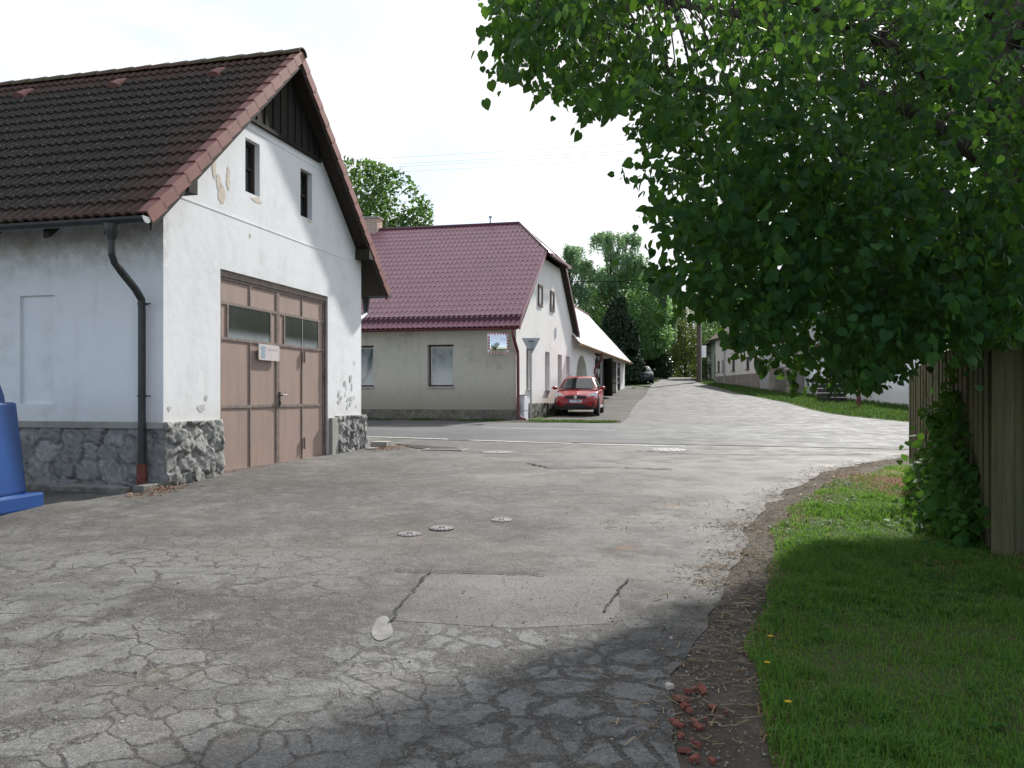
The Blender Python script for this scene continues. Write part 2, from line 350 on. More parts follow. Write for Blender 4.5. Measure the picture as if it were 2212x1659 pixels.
leafmat('laurel_leaf', [(.014,.04,.014), (.02,.055,.02), (.03,.07,.025)], (.05,.12,.03), .2, .3)
leafmat('copper_leaf', [(.05,.028,.025), (.07,.035,.03)], (.1,.04,.03), .25)
leafmat('blossom', [(.55,.45,.40), (.62,.55,.48), (.50,.36,.33)], (.5,.45,.4), .3)
leafmat('grass_blade', [(.038,.112,.022), (.060,.160,.026), (.090,.200,.030), (.15,.20,.06)], (.26,.50,.04), .45, .55, .2)
leafmat('verge_blade', [(.028,.065,.015), (.04,.09,.02), (.055,.11,.024), (.08,.11,.035)], (.14,.26,.03), .35, .6, .15)
leafmat('dry_grass', [(.26,.17,.09), (.34,.21,.10), (.17,.10,.055)], (.4,.25,.12), .3, .8)
leafmat('straw_bit', [(.34,.26,.15), (.22,.15,.08), (.42,.34,.22), (.15,.095,.055)], (.4,.3,.2), .15, .8)
leafmat('dead_leaf', [(.22,.10,.05), (.30,.16,.08), (.16,.08,.05)], (.3,.15,.08), .2, .8)
leafmat('dandelion', [(.75,.50,.02), (.7,.45,.02)], (.7,.5,.02), .2)
# ------------------------------------------------------------------ mesh helpers
def link(name, me, mats, parent=None, loc=None, smooth=False):
    o = bpy.data.objects.new(name, me); COL.objects.link(o)
    for mm in (mats if isinstance(mats, (list, tuple)) else [mats]):
        me.materials.append(M[mm])
    if parent is not None: o.parent = parent
    if loc is not None: o.location = loc
    if smooth: me.polygons.foreach_set('use_smooth', np.ones(len(me.polygons), dtype=bool))
    return o
def tag(o, label=None, cat=None, group=None, kind=None):
    for k, v in (('label', label), ('category', cat), ('group', group), ('kind', kind)):
        if v: o[k] = v
    return o
def thing(name, label, cat, loc=(0,0,0), rz=0., group=None):
    o = bpy.data.objects.new(name, None); COL.objects.link(o); o.empty_display_size = .2
    o.location = loc; o.rotation_euler = (0, 0, rz)
    return tag(o, label, cat, group)
class MB:
    def __init__(s): s.v = []; s.f = []; s.mi = []; s.cur = 0
    def face(s, pts, mi=None):
        b = len(s.v); s.v += [tuple(p) for p in pts]; s.f.append(tuple(range(b, b+len(pts)))); s.mi.append(s.cur if mi is None else mi)
    def mesh(s, vs, fs):
        b = len(s.v); s.v += [tuple(p) for p in vs]; s.f += [tuple(i+b for i in f) for f in fs]; s.mi += [s.cur]*len(fs)
    def box(s, x0, x1, y0, y1, z0, z1, T=None):
        vs = [Vector((x, y, z)) for z in (z0, z1) for y in (y0, y1) for x in (x0, x1)]
        if T is not None: vs = [T @ v for v in vs]
        s.mesh(vs, [(0,2,3,1), (4,5,7,6), (0,1,5,4), (2,6,7,3), (0,4,6,2), (1,3,7,5)])
    def prism(s, poly, d0, d1, axis):
        """poly: 2D outline, extruded along axis ('x','y','z') from d0 to d1"""
        def mk(p, d): return {'x': (d, p[0], p[1]), 'y': (p[0], d, p[1]), 'z': (p[0], p[1], d)}[axis]
        n = len(poly); vs = [mk(p, d0) for p in poly]+[mk(p, d1) for p in poly]
        s.mesh(vs, [tuple(range(n-1, -1, -1)), tuple(range(n, 2*n))]+[(i, (i+1) % n, n+(i+1) % n, n+i) for i in range(n)])
    def tube(s, path, rad, n=8, cap=True):
        path = [Vector(p) for p in path]; rad = rad if isinstance(rad, (list, tuple)) else [rad]*len(path)
        rings = []; up = None
        for i, p in enumerate(path):
            d = (path[min(i+1, len(path)-1)]-path[max(i-1, 0)]).normalized()
            if up is None: up = d.orthogonal().normalized()
            up = (up-d*up.dot(d)); up = up.normalized() if up.length > 1e-6 else d.orthogonal().normalized()
            sd = d.cross(up)
            rings.append([p+(up*math.cos(2*math.pi*k/n)+sd*math.sin(2*math.pi*k/n))*rad[i] for k in range(n)])
        vs = [q for r in rings for q in r]; fs = []
        for i in range(len(path)-1):
            for k in range(n): fs.append((i*n+k, i*n+(k+1) % n, (i+1)*n+(k+1) % n, (i+1)*n+k))
        if cap: fs += [tuple(range(n-1, -1, -1)), tuple(range((len(path)-1)*n, len(path)*n))]
        s.mesh(vs, fs)
    def lathe(s, prof, c=(0,0,0), n=24, T=None):
        """prof: (r,z) pairs turned round the z axis"""
        vs = []
        for r, z in prof:
            for k in range(n):
                v = Vector((r*math.cos(2*math.pi*k/n), r*math.sin(2*math.pi*k/n), z))
                if T is not None: v = T @ v
                vs.append(v+Vector(c))
        fs = []
        for i in range(len(prof)-1):
            for k in range(n): fs.append((i*n+k, i*n+(k+1) % n, (i+1)*n+(k+1) % n, (i+1)*n+k))
        fs.append(tuple(range(n-1, -1, -1))); fs.append(tuple(range((len(prof)-1)*n, len(prof)*n)))
        s.mesh(vs, fs)
    def build(s, name, mats, parent=None, smooth=False, xf=None, bevel=0., loc=None, recalc=True):
        me = bpy.data.meshes.new(name)
        vs = s.v if xf is None else [xf(*p) for p in s.v]
        me.from_pydata([tuple(v) for v in vs], [], s.f); me.polygons.foreach_set('material_index', s.mi)
        if bevel > 0 or recalc:
            bm = bmesh.new(); bm.from_mesh(me)
            if recalc: bmesh.ops.recalc_face_normals(bm, faces=bm.faces)
            if bevel > 0: bmesh.ops.bevel(bm, geom=[e for e in bm.edges if e.is_manifold and e.calc_face_angle(0) > .6], offset=bevel, segments=2, affect='EDGES', profile=.6)
            bm.to_mesh(me); bm.free()
        return link(name, me, mats, parent, loc, smooth)
def carve(o, cut):
    """cut the solids in MB `cut` (in o's local space) out of o"""
    me = bpy.data.meshes.new('cutter'); me.from_pydata(cut.v, [], cut.f)
    bm = bmesh.new(); bm.from_mesh(me); bmesh.ops.recalc_face_normals(bm, faces=bm.faces); bm.to_mesh(me); bm.free()
    c = bpy.data.objects.new('cutter', me); COL.objects.link(c)
    c.parent = o.parent
    md = o.modifiers.new('cut', 'BOOLEAN'); md.operation = 'DIFFERENCE'; md.object = c; md.solver = 'EXACT'
    bpy.context.view_layer.update()
    dg = bpy.context.evaluated_depsgraph_get()
    nm = bpy.data.meshes.new_from_object(o.evaluated_get(dg)); o.modifiers.clear(); old = o.data; o.data = nm
    bpy.data.objects.remove(c); bpy.data.meshes.remove(old); bpy.data.meshes.remove(me)
def npmesh(name, verts, loops, counts, mats, parent=None, smooth=False, loc=None):
    me = bpy.data.meshes.new(name)
    me.vertices.add(len(verts)); me.vertices.foreach_set('co', np.asarray(verts, np.float32).ravel())
    me.loops.add(len(loops)); me.loops.foreach_set('vertex_index', np.asarray(loops, np.int32))
    counts = np.asarray(counts, np.int32); me.polygons.add(len(counts))
    me.polygons.foreach_set('loop_start', np.concatenate([[0], np.cumsum(counts)[:-1]]).astype(np.int32))
    me.update(calc_edges=True); me.validate()
    return link(name, me, mats, parent, loc, smooth)
# leaf templates: (along, across, up)
HEART = (np.array([(0,0,0),(1,0,-.12),(-.10,.20,.05),(.08,.40,.08),(.36,.46,.07),(.68,.28,.0),(-.10,-.20,.05),(.08,-.40,.08),(.36,-.46,.07),(.68,-.28,.0)]),
         [(0,1,5,4,3,2),(1,0,6,7,8,9)])
DIAM = (np.array([(0,0,0),(.5,.36,.08),(1,0,-.08),(.5,-.36,.08)]), [(0,2,1),(0,3,2)])
SPEAR = (np.array([(0,0,0),(.45,.12,.02),(1,0,-.05),(.45,-.12,.02)]), [(0,2,1),(0,3,2)])
def leaves(name, P, D, Nn, size, tmpl, mat, parent=None, loc=None):
    P = np.asarray(P, float); D = np.asarray(D, float); Nn = np.asarray(Nn, float)
    D = D/np.linalg.norm(D, axis=1, keepdims=True)
    Nn = Nn-D*np.sum(D*Nn, axis=1, keepdims=True); Nn = Nn/np.maximum(np.linalg.norm(Nn, axis=1, keepdims=True), 1e-6)
    Bt = np.cross(Nn, D); tv, tf = tmpl; size = np.asarray(size, float)[:,None,None]
    V = P[:,None,:]+size*(tv[None,:,0,None]*D[:,None,:]+tv[None,:,1,None]*Bt[:,None,:]+tv[None,:,2,None]*Nn[:,None,:])
    k = len(tv); base = (np.arange(len(P))*k)[:,None]
    fl = np.concatenate([np.array(f) for f in tf])[None,:]
    return npmesh(name, V.reshape(-1,3), (base+fl).ravel(), np.tile([len(f) for f in tf], len(P)), mat, parent, False, loc)
def rdir(n): 
    d = RNG.normal(size=(n,3)); return d/np.linalg.norm(d, axis=1, keepdims=True)
# value noise for crowns and stones
_perm = RNG.random((32,32,32))
def vnoise(p):
    p = np.asarray(p, float); i = np.floor(p).astype(int); f = p-i; f = f*f*(3-2*f); r = 0
    for dx in (0,1):
        for dy in (0,1):
            for dz in (0,1):
                w = (f[:,0] if dx else 1-f[:,0])*(f[:,1] if dy else 1-f[:,1])*(f[:,2] if dz else 1-f[:,2])
                r = r+w*_perm[(i[:,0]+dx) % 32, (i[:,1]+dy) % 32, (i[:,2]+dz) % 32]
    return r
def inpoly(px, py, poly):
    px = np.asarray(px); py = np.asarray(py); r = np.zeros(px.shape, bool); n = len(poly)
    for i in range(n):
        x0, y0 = poly[i]; x1, y1 = poly[(i+1) % n]
        if y0 == y1: continue
        c = ((y0 > py) != (y1 > py)) & (px < (x1-x0)*(py-y0)/(y1-y0)+x0); r ^= c
    return r
def text(name, s, size, mat, parent, T, depth=.002):
    cu = bpy.data.curves.new(name, 'FONT'); cu.body = s; cu.size = size; cu.extrude = depth; cu.align_x = 'CENTER'; cu.align_y = 'CENTER'
    o = bpy.data.objects.new(name, cu); COL.objects.link(o); bpy.context.view_layer.update()
    me = bpy.data.meshes.new_from_object(o.evaluated_get(bpy.context.evaluated_depsgraph_get())); bpy.data.objects.remove(o); bpy.data.curves.remove(cu)
    me.transform(T); return link(name, me, mat, parent)
# ------------------------------------------------------------------ ground sheets
def sheet(name, poly, off, mat, nx=24, kind='structure'):
    ys = np.array([p[1] for p in poly]); lo, hi = ys.min(), ys.max()
    rows = sorted(set([lo+1e-4, hi-1e-4]+[r for r in ROWS if lo < r < hi]+[y for y in ys if lo < y < hi]))
    vs = []; 
    for y in rows:
        xs = []
        for i in range(len(poly)):
            (x0, y0), (x1, y1) = poly[i], poly[(i+1) % len(poly)]
            if y0 != y1 and (min(y0, y1) <= y <= max(y0, y1)): xs.append(x0+(x1-x0)*(y-y0)/(y1-y0))
        a, b = min(xs), max(xs); z = G(y)+off
        vs += [(a+(b-a)*k/nx, y, z) for k in range(nx+1)]
    w = nx+1
    fs = [(i*w+k, i*w+k+1, (i+1)*w+k+1, (i+1)*w+k) for i in range(len(rows)-1) for k in range(nx)]
    me = bpy.data.meshes.new(name); me.from_pydata(vs, [], fs)
    o = link(name, me, mat); o['kind'] = kind; return o
sheet('ground', [(-400,-19.9),(400,-19.9),(400,899),(-400,899)], 0., 'far_grass', 40)
YE = [(.62,-8),(.62,2.5),(.68,3.45),(.79,4.15),(1.2,4.9),(1.45,5.6),(2.03,7.2),(3.15,9.6),(4.66,12.1),(7.4,14.9)]   # right edge of the worn asphalt
GE = [(1.0,-6),(1.0,2.5),(1.07,3.45),(1.18,4.03),(1.39,4.7),(1.71,5.6),(2.28,7.2),(2.95,8.7),(4.34,10.95),(6.4,13.1),(7.6,13.4)]   # left edge of the near grass
def rough_edge(pts, amp, step=.22):
    out = []
    for (x0, y0), (x1, y1) in zip(pts[:-1], pts[1:]):
        n = max(1, int(math.hypot(x1-x0, y1-y0)/step))
        for k in range(n):
            x, y = x0+(x1-x0)*k/n, y0+(y1-y0)*k/n
            out.append((x+(vnoise([[y*2.3+x, 4.4, amp*50]])[0]-.5)*2*amp+(vnoise([[y*7+x*3, 8.4, amp*30]])[0]-.5)*amp, y))
    out.append(pts[-1]); return out
YE = YE[:2]+rough_edge(YE[2:], .10); GE = GE[:1]+rough_edge(GE[1:], .12)
road_near = [(-60,33.),(-12,22.3),(-3.6,20.0),(-1.4,18.6),(4.3,17.1),(7.9,16.0),(14,14.3),(60,2)]
road_far = [(60,14),(40,19.5),(12.3,24.7),(6,25.4),(.1,26.2),(-4.5,28.0),(-12,29.8),(-60,41)]
sheet('dirt_verge', [(GE[0][0]+.25,-6)]+[(x+.25,y) for x, y in GE[1:]]+[(9.5,14.4),(14.,14.7)]+[(13,16.5),(7,17),(3,14),(.5,8),(.3,-6)], .006, 'dirt')
sheet('yard', [(-40,-8),(-40,22),(-12,23.5),(-3.6,20.6),(-1.4,19.2),(4.3,17.7),(8.2,16.4)]+YE[::-1], .012, 'yard_asphalt', 40)
sheet('road', road_near+road_far, .020, 'road_asphalt', 40)
ST_R = [(13.0,24.4),(13.2,34),(14.2,42),(14.4,53),(15.3,66),(16.6,75),(18.8,85),(20.5,95),(21,110)]
ST_L = [(3.3,25.0),(4.3,30),(5.3,36),(6.5,42),(8.3,50),(10.2,60),(12.0,68),(14.2,78),(15.6,85),(16.2,95),(15,110)]
sheet('gravel_apron', [(0.6,27.3),(2.2,26.6),(3.8,25.9),(7.2,36),(10,50),(12,60),(12.5,66),(8.2,60),(3.2,38)], .006, 'gravel')
sheet('house_verge', [(-16,32.6),(.3,29.0),(2.3,28.2),(2.6,26.4),(2.2,25.6),(.1,25.9),(-4.5,27.7),(-12,29.5),(-16,30.5)], .009, 'dirt')
sheet('street', ST_R+ST_L[::-1], .012, 'street_asphalt')
pp = [gp(*q) for q in ((925,1243),(1310,1249),(1352,1262),(1318,1352),(1100,1362),(838,1345),(848,1325))]
pp = rough_edge(pp+pp[:1], .07)[:-1]
sheet('asphalt_patch', pp, .014, 'patch_asphalt')
bl = [gp(826+22*(1+.15*math.sin(3*a))*math.cos(a), 1363+28*(1+.12*math.cos(2*a+1))*math.sin(a)) for a in [2*math.pi*k/28 for k in range(28)]]
sheet('cement_spot', bl, .0165, 'cement_grey', 6)
def stripe(name, a, b, w, off=.026):
    a = Vector(a); b = Vector(b); d = (b-a).normalized(); nn = Vector((-d.y, d.x))*w/2
    return sheet(name, [tuple(a+nn), tuple(b+nn), tuple(b-nn), tuple(a-nn)], off, 'line_paint', 4)
stripe('edge_line', gp(700,942), gp(968,951), .13); stripe('edge_line', gp(1012,953), gp(1235,960), .11); stripe('edge_line', gp(1255,961), gp(1480,966.5), .08)
stripe('edge_line', gp(1045,925.5), gp(1330,931.5), .07)
def gtop(x, y, k=.012): return (x, y, G(y)+k)
# thin tar seams round the patch and across the yard
def seam(name, pts, w, off=.0245, mat='black'):
    mb = MB(); ps = []
    for i in range(len(pts)-1):
        n = 14
        for k in range(n): ps.append((pts[i][0]+(pts[i+1][0]-pts[i][0])*k/n, pts[i][1]+(pts[i+1][1]-pts[i][1])*k/n))
    ps.append(pts[-1])
    prev = None
    for i, (x, y) in enumerate(ps):
        j = (vnoise([[i*.7, 3.3, w*100]])[0]-.5)*.07; ww = w*(.35+1.2*vnoise([[i*.9, 9.1, 2]])[0])
        a, b = (x+j, y+j-ww/2), (x+j, y+j+ww/2)
        dx = ps[min(i+1,len(ps)-1)][0]-ps[max(i-1,0)][0]; dy = ps[min(i+1,len(ps)-1)][1]-ps[max(i-1,0)][1]; L = math.hypot(dx, dy) or 1
        a = (x+j-dy/L*ww/2, y+j+dx/L*ww/2); b = (x+j+dy/L*ww/2, y+j-dx/L*ww/2)
        cur = ((a[0], a[1], G(a[1])+off), (b[0], b[1], G(b[1])+off))
        if prev: mb.face([prev[0], cur[0], cur[1], prev[1]])
        prev = cur
    o = mb.build(name, mat); o['kind'] = 'structure'; return o
M['black_seam'] = newmat('black_seam')[0]
_t2 = NT(M['black_seam'].node_tree); _t2.out((.03,.028,.025), .9, .2)
seam('asphalt_crack', [gp(925,1243), gp(890,1285), gp(852,1325), gp(845,1350)], .013, mat='black_seam')
seam('asphalt_crack', [gp(850,1236), gp(925,1241), gp(1050,1243), gp(1180,1248)], .014, mat='black_seam')
seam('asphalt_crack', [gp(1355,1258), gp(1300,1330)], .014, mat='black_seam')
seam('asphalt_crack', [gp(1140,1003), gp(1190,1013), gp(1330,1012), gp(1450,1017)], .05, mat='black_seam')
seam('asphalt_crack', [gp(1375,975), gp(1480,982), gp(1640,985), gp(1880,984)], .05, mat='black_seam')
# ------------------------------------------------------------------ light and sky
SUN_AZ, SUN_EL = 28.5, 36.0
sd = bpy.data.lights.new('sun', 'SUN'); sd.energy = 5.0; sd.angle = R(2.2); sd.color = (1.0,.965,.92)
so = bpy.data.objects.new('sun', sd); COL.objects.link(so)
sv = Vector((math.sin(R(SUN_AZ))*math.cos(R(SUN_EL)), math.cos(R(SUN_AZ))*math.cos(R(SUN_EL)), math.sin(R(SUN_EL))))
so.rotation_euler = sv.to_track_quat('Z', 'Y').to_euler(); so.location = sv*60
W = bpy.data.worlds.new('World'); S.world = W; W.use_nodes = True
W.node_tree.nodes.clear(); t = NT(W.node_tree)
sky = t.n('ShaderNodeTexSky', sky_type='NISHITA'); sky.sun_disc = False; sky.sun_elevation = R(SUN_EL); sky.sun_rotation = R(SUN_AZ); sky.altitude = 500; sky.dust_density = 2.
b1 = t.n('ShaderNodeBackground'); t.set(b1, 0, sky.outputs[0]); t.set(b1, 1, .15)
gen = t.n('ShaderNodeTexCoord').outputs['Generated']
mp = t.n('ShaderNodeMapping'); t.set(mp, 0, gen); mp.inputs['Scale'].default_value = (1,1,1.9); mp.inputs['Location'].default_value = (.33,.21,.1)
cn = t.noise(mp.outputs[0], 2.6, 7, .55, .3)
sep = t.n('ShaderNodeSeparateXYZ'); t.set(sep, 0, gen)
hole = t.n('ShaderNodeVectorMath', operation='DOT_PRODUCT'); t.set(hole, 0, gen); hv = Vector((-.083,1,.235)).normalized(); hole.inputs[1].default_value = tuple(hv)
hf = t.m('MULTIPLY', t.mr(hole.outputs['Value'], .9925, .9995, 0., .55), t.mr(cn, .40, .62, 1., .25))
front = t.mr(sep.outputs[1], -.55, .25, 0., 1.)
cf = t.m('MULTIPLY', t.m('SUBTRACT', t.m('MULTIPLY', t.mr(cn, .34, .50, .55, 1.), 1.), hf), t.m('ADD', .36, t.m('MULTIPLY', front, .64)), True)
b2 = t.n('ShaderNodeBackground'); 
cc = t.mix(t.mr(t.noise(mp.outputs[0], 5.5, 6, .6), .3, .7), (.93,.95,1.), (1.,1.,1.))
cc = t.mix(t.m('MULTIPLY', hf, 1.5, True), cc, (.62,.78,.96)); cc = t.mix(t.mr(t.noise(mp.outputs[0], 1.5, 5, .6), .50, .66, 0., .35), cc, (.75,.87,.98))
t.set(b2, 0, cc); t.set(b2, 1, .88)
mx = t.n('ShaderNodeMixShader'); t.set(mx, 0, cf); t.set(mx, 1, b1.outputs[0]); t.set(mx, 2, b2.outputs[0])
wo = t.n('ShaderNodeOutputWorld'); t.set(wo, 0, mx.outputs[0])
S.view_settings.view_transform = 'Standard'; S.view_settings.look = 'None'; S.view_settings.exposure = .45; S.view_settings.gamma = 1
S.render.engine = 'CYCLES'; S.cycles.max_bounces = 6; S.cycles.diffuse_bounces = 3; S.cycles.glossy_bounces = 3; S.cycles.transmission_bounces = 3; S.cycles.use_denoising = True
# ------------------------------------------------------------------ tiled roof planes
def wave_plane(mb, o, al, up, length, rows, pitch, amp, step, thick, wbound=None, kind='pan', sub=6):
    """rows of wavy tiles; o origin at eave corner, al unit along eave, up vector eave->ridge. wbound(t)->start offset along the eave at height t"""
    o = Vector(o); al = Vector(al).normalized(); up = Vector(up); nn = al.cross(up).normalized()
    if nn.z < 0: nn = -nn
    for r in range(rows):
        t0, t1 = r/rows, min(1., (r+1.06)/rows)
        s0 = wbound(t0) if wbound else 0.; s1 = wbound(min(1., (r+1)/rows)) if wbound else 0.
        n = max(2, int((length-min(s0, s1))/pitch*sub)); A = []; B = []; Cc = []
        ph0 = 0.
        for k in range(n+1):
            w = length-(length-s0)*(1-k/n) if False else s0+(length-s0)*k/n
            f = (w/pitch) % 1.
            if kind == 'pan': h = (.5-.5*math.cos(2*math.pi*f))**.8
            else: h = max(0., math.sin(math.pi*min(1., f/.72)))**.6 if f < .72 else 0.
            sag = 0.
            if kind == 'metal': sag = -.03*(.5-.5*math.cos(2*math.pi*min(1., f/.72))) if f < .72 else 0.
            base0 = o+al*w+up*(t0+sag); w1 = max(w, s1); base1 = o+al*w1+up*t1
            A.append(base0+nn*(amp*h+step)); B.append(base1+nn*(amp*h)); Cc.append(base0+nn*(amp*h+step-thick))
        vs = A+B+Cc; m_ = n+1
        fs = [(k, k+1, m_+k+1, m_+k) for k in range(n)]+[(2*m_+k, 2*m_+k+1, k+1, k) for k in range(n)]
        mb.mesh(vs, fs)
# ================================================================== the garage / fire house
GA = 13.9
def rotz_for(a): return R(90-a)
P0 = Vector((-4.19, 11.64)); u = Vector((math.sin(R(GA)), math.cos(R(GA)))); vv = Vector((-math.cos(R(GA)), math.sin(R(GA))))
Cn = P0-u*1.245
GZ = .45
gar = thing('garage_building', 'white plastered garage with stone plinth, dark tiled gable roof and tall brown metal doors', 'garage', (Cn.x, Cn.y, GZ), rotz_for(GA))
Wd, Ln = 6.05, 12.0
EZ, RZ, RX, OV = 3.37, 6.80, 3.07, .31
XL, XR = -.61, 6.75
sl = (RZ-EZ)/(RX-XL); srr = (RZ-EZ)/(XR-RX)
def roofz(x, d=.0): return (EZ+(x-XL)*sl if x < RX else EZ+(XR-x)*srr)-d
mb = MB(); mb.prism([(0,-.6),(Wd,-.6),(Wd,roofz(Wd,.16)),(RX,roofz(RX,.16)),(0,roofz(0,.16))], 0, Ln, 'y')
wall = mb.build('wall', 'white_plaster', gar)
DX0, DX1, DZ1 = 1.245, 4.595, 3.0
cut = MB(); cut.box(DX0, DX1, -.3, .16, -1, DZ1)
for x0, x1 in ((1.885,2.287), (3.575,3.99)): cut.box(x0, x1, -.3, .17, 4.27, 5.09)
cut.box(-.3, .05, 1.68, 2.24, 1.06, 2.52)          # blind niche in the long wall
cut.box(-.3, .05, 4.4, 5.0, 1.06, 2.52)
carve(wall, cut)
# string mouldings
mb = MB(); mb.box(-.006, Wd+.006, -.006, .0, 3.80, 3.825); mb.box(-.008, .0, 1.0, Ln, 3.02-.0, 3.045)
mb.box(1.55, 4.55, -.008, 0, 5.24, 5.265)
mb.build('moulding', 'white_plaster', gar)
# slit windows
for x0, x1 in ((1.885,2.287), (3.575,3.99)):
    f = MB(); z0, z1 = 4.27, 5.09
    f.box(x0, x0+.05, .09, .13, z0, z1); f.box(x1-.05, x1, .09, .13, z0, z1); f.box(x0+.05, x1-.05, .09, .13, z0, z0+.05); f.box(x0+.05, x1-.05, .09, .13, z1-.05, z1); f.box(x0+.05, x1-.05, .10, .13, (z0+z1)/2-.02, (z0+z1)/2+.02)
    wn = f.build('window', 'dark_wood', gar)
    g_ = MB(); g_.box(x0+.04, x1-.04, .135, .15, z0+.04, z1-.04); g_.build('pane', 'dark_glass', wn)
# bare plaster and flaked patches
def blob(mb, cx, cz, rx, rz, y, n=22, seed=0, x_is='x'):
    rr = [1+.5*(vnoise([[math.cos(a)*1.6+seed*3.1+5, math.sin(a)*1.6+seed, seed*1.7]])[0]-.5)*2+.7*(vnoise([[math.cos(a)*6+seed*3.1+5, math.sin(a)*6+seed, seed*1.7]])[0]-.5) for a in [2*math.pi*k/n for k in range(n)]]
    mb.face([(cx+rx*rr[k]*math.cos(2*math.pi*k/n), y, cz+rz*rr[k]*math.sin(2*math.pi*k/n)) for k in range(n)])
for q in ((1.10,4.46,.045,.28,1), (1.20,4.22,.06,.12,2), (1.44,4.34,.045,.16,3), (1.30,4.08,.08,.12,7), (2.2,4.2,.12,.045,4), (3.9,4.235,.09,.025,6), (2.02,3.62,.025,.04,5)):
    mb = MB(); blob(mb, q[0], q[1], q[2], q[3], -.004, 40, seed=q[4]); mb.build('bare_plaster_patch', 'bare_plaster', gar)
for k in range(18):
    mb = MB(); blob(mb, random.uniform(5.0,5.97), .92+abs(random.gauss(0,.34)), random.uniform(.012,.06), random.uniform(.02,.08), -.004-.0004*k, 30, 20+k); mb.build('flaked_plaster_patch', 'flake_grey', gar)
for q in ((.12,1.0,.04,.03,40), (.80,1.0,.09,.05,41), (.9,1.14,.03,.04,42)): mb = MB(); blob(mb, q[0], q[1], q[2], q[3], -.004, 30, q[4]); mb.build('flaked_plaster_patch', 'flake_grey', gar)
# stone plinth: rubble relief from cellular noise
def rubble(name, o, ax, L, H, nn, parent, seed, cell=.2, depth=.07, mat='plinth_stone', res=.022):
    o = np.array(o, float); ax = np.array(ax, float); nn = np.array(nn, float)
    nx = max(2, int(L/res)); nz = max(2, int(H/res)); rs = np.random.default_rng(seed)
    X, Z = np.meshgrid(np.linspace(0, L, nx+1), np.linspace(0, H, nz+1))
    pts = []
    z = -.1; rowk = 0
    while z < H+.2:
        x = -.3+rs.random()*.3; hh = cell*(.6+.5*rs.random())
        while x < L+.3:
            ww = cell*(.7+1.3*rs.random()); pts.append((x+ww/2, z+hh*(.3+.4*rs.random()))); x += ww
        z += hh
    pts = np.array(pts); off = rs.random(len(pts)); tx = rs.normal(size=len(pts))*.5; tz = rs.normal(size=len(pts))*.5
    q = np.stack([X.ravel(), Z.ravel()], 1)
    q2 = q+.05*np.stack([vnoise(np.stack([q[:,0]*9, q[:,1]*9, np.full(len(q), seed*1.)], 1))-.5, vnoise(np.stack([q[:,0]*9+7, q[:,1]*9, np.full(len(q), seed+3.)], 1))-.5], 1)*3.0
    d = np.linalg.norm((q2[:,None,:]-pts[None])*np.array([1.,1.45]), axis=2); srt = np.argsort(d, axis=1)[:,:2]; i1 = srt[:,0]
    d1 = d[np.arange(len(q)), i1]; d2 = d[np.arange(len(q)), srt[:,1]]
    e = np.clip((d2-d1)/.026, 0, 1)
    h = depth*(.30+.70*e)*(.40+.60*off[i1])+.34*depth*e*(tx[i1]*(q[:,0]-pts[i1,0])+tz[i1]*(q[:,1]-pts[i1,1]))/.1
    h += .022*vnoise(np.stack([q[:,0]*16, q[:,1]*16, np.full(len(q), 1.)], 1))+.014*vnoise(np.stack([q[:,0]*40, q[:,1]*40, np.full(len(q), 1.)], 1))+.004
    h = np.clip(h, .004, depth*1.7)
    V = o[None]+ax[None]*q[:,0,None]+nn[None]*h[:,None]; V[:,2] += q[:,1]
    w = nx+1; ii, jj = np.meshgrid(np.arange(nx), np.arange(nz)); a = (jj*w+ii).ravel()
    F_ = np.stack([a, a+1, a+w+1, a+w], 1)
    # close the rim back to the wall
    rim = np.concatenate([np.arange(0, w), np.arange(1, nz+1)*w+nx, (nz*w+np.arange(nx-1, -1, -1)), np.arange(nz-1, 0, -1)*w])
    back = o[None]+ax[None]*q[rim,0,None]; back[:,2] += q[rim,1]
    nb = len(V); m_ = len(rim); k = np.arange(m_)
    Fr = np.stack([rim, nb+k, nb+(k+1) % m_, rim[(k+1) % m_]], 1)
    V = np.concatenate([V, back]); FF = np.concatenate([F_, Fr])
    o_ = npmesh(name, V, FF.ravel(), np.full(len(FF), 4), mat, parent)
    jt = np.concatenate([1-np.clip((d2-d1)/.05, 0, 1), np.zeros(m_)]); tn = np.concatenate([off[i1], np.zeros(m_)])
    for nm_, vals in (('joint', jt), ('tone', tn)):
        at = o_.data.attributes.new(nm_, 'FLOAT', 'POINT')
        if len(at.data) == len(vals): at.data.foreach_set('value', vals.astype(np.float32))
    return o_
PH = .83
rubble('stone_plinth', (-.05,-.0,-.35), (1,0,0), DX0-.03+.05, PH+.35, (0,-1,0), gar, 3, .23, .075)
rubble('stone_plinth', (DX1+.30,-.0,-.25), (1,0,0), Wd-DX1-.30+.09, PH+.22, (0,-1,0), gar, 5, .20, .09)
rubble('stone_plinth', (-.0,-.06,-.35), (0,1,0), 6.0, PH+.35-.09, (-1,0,0), gar, 8, .27, .05)
rubble('stone_plinth', (Wd,-.08,-.25), (0,1,0), 2.0, PH+.22, (1,0,0), gar, 9, .17, .08, res=.04)
mb = MB(); mb.box(-.085, .0, -.05, 6.0, PH-.088, PH); mb.build('plinth_cap', 'concrete', gar, bevel=.012)
mb = MB(); mb.box(DX1+.04, DX1+.30, -.07, .0, -.4, PH-.06); mb.build('door_jamb_block', 'concrete', gar, bevel=.012)
mb = MB(); mb.box(DX0-.16, DX0-.0, -.05, .0, -.4, PH-.12); mb.build('door_jamb_block', 'concrete', gar, bevel=.012)
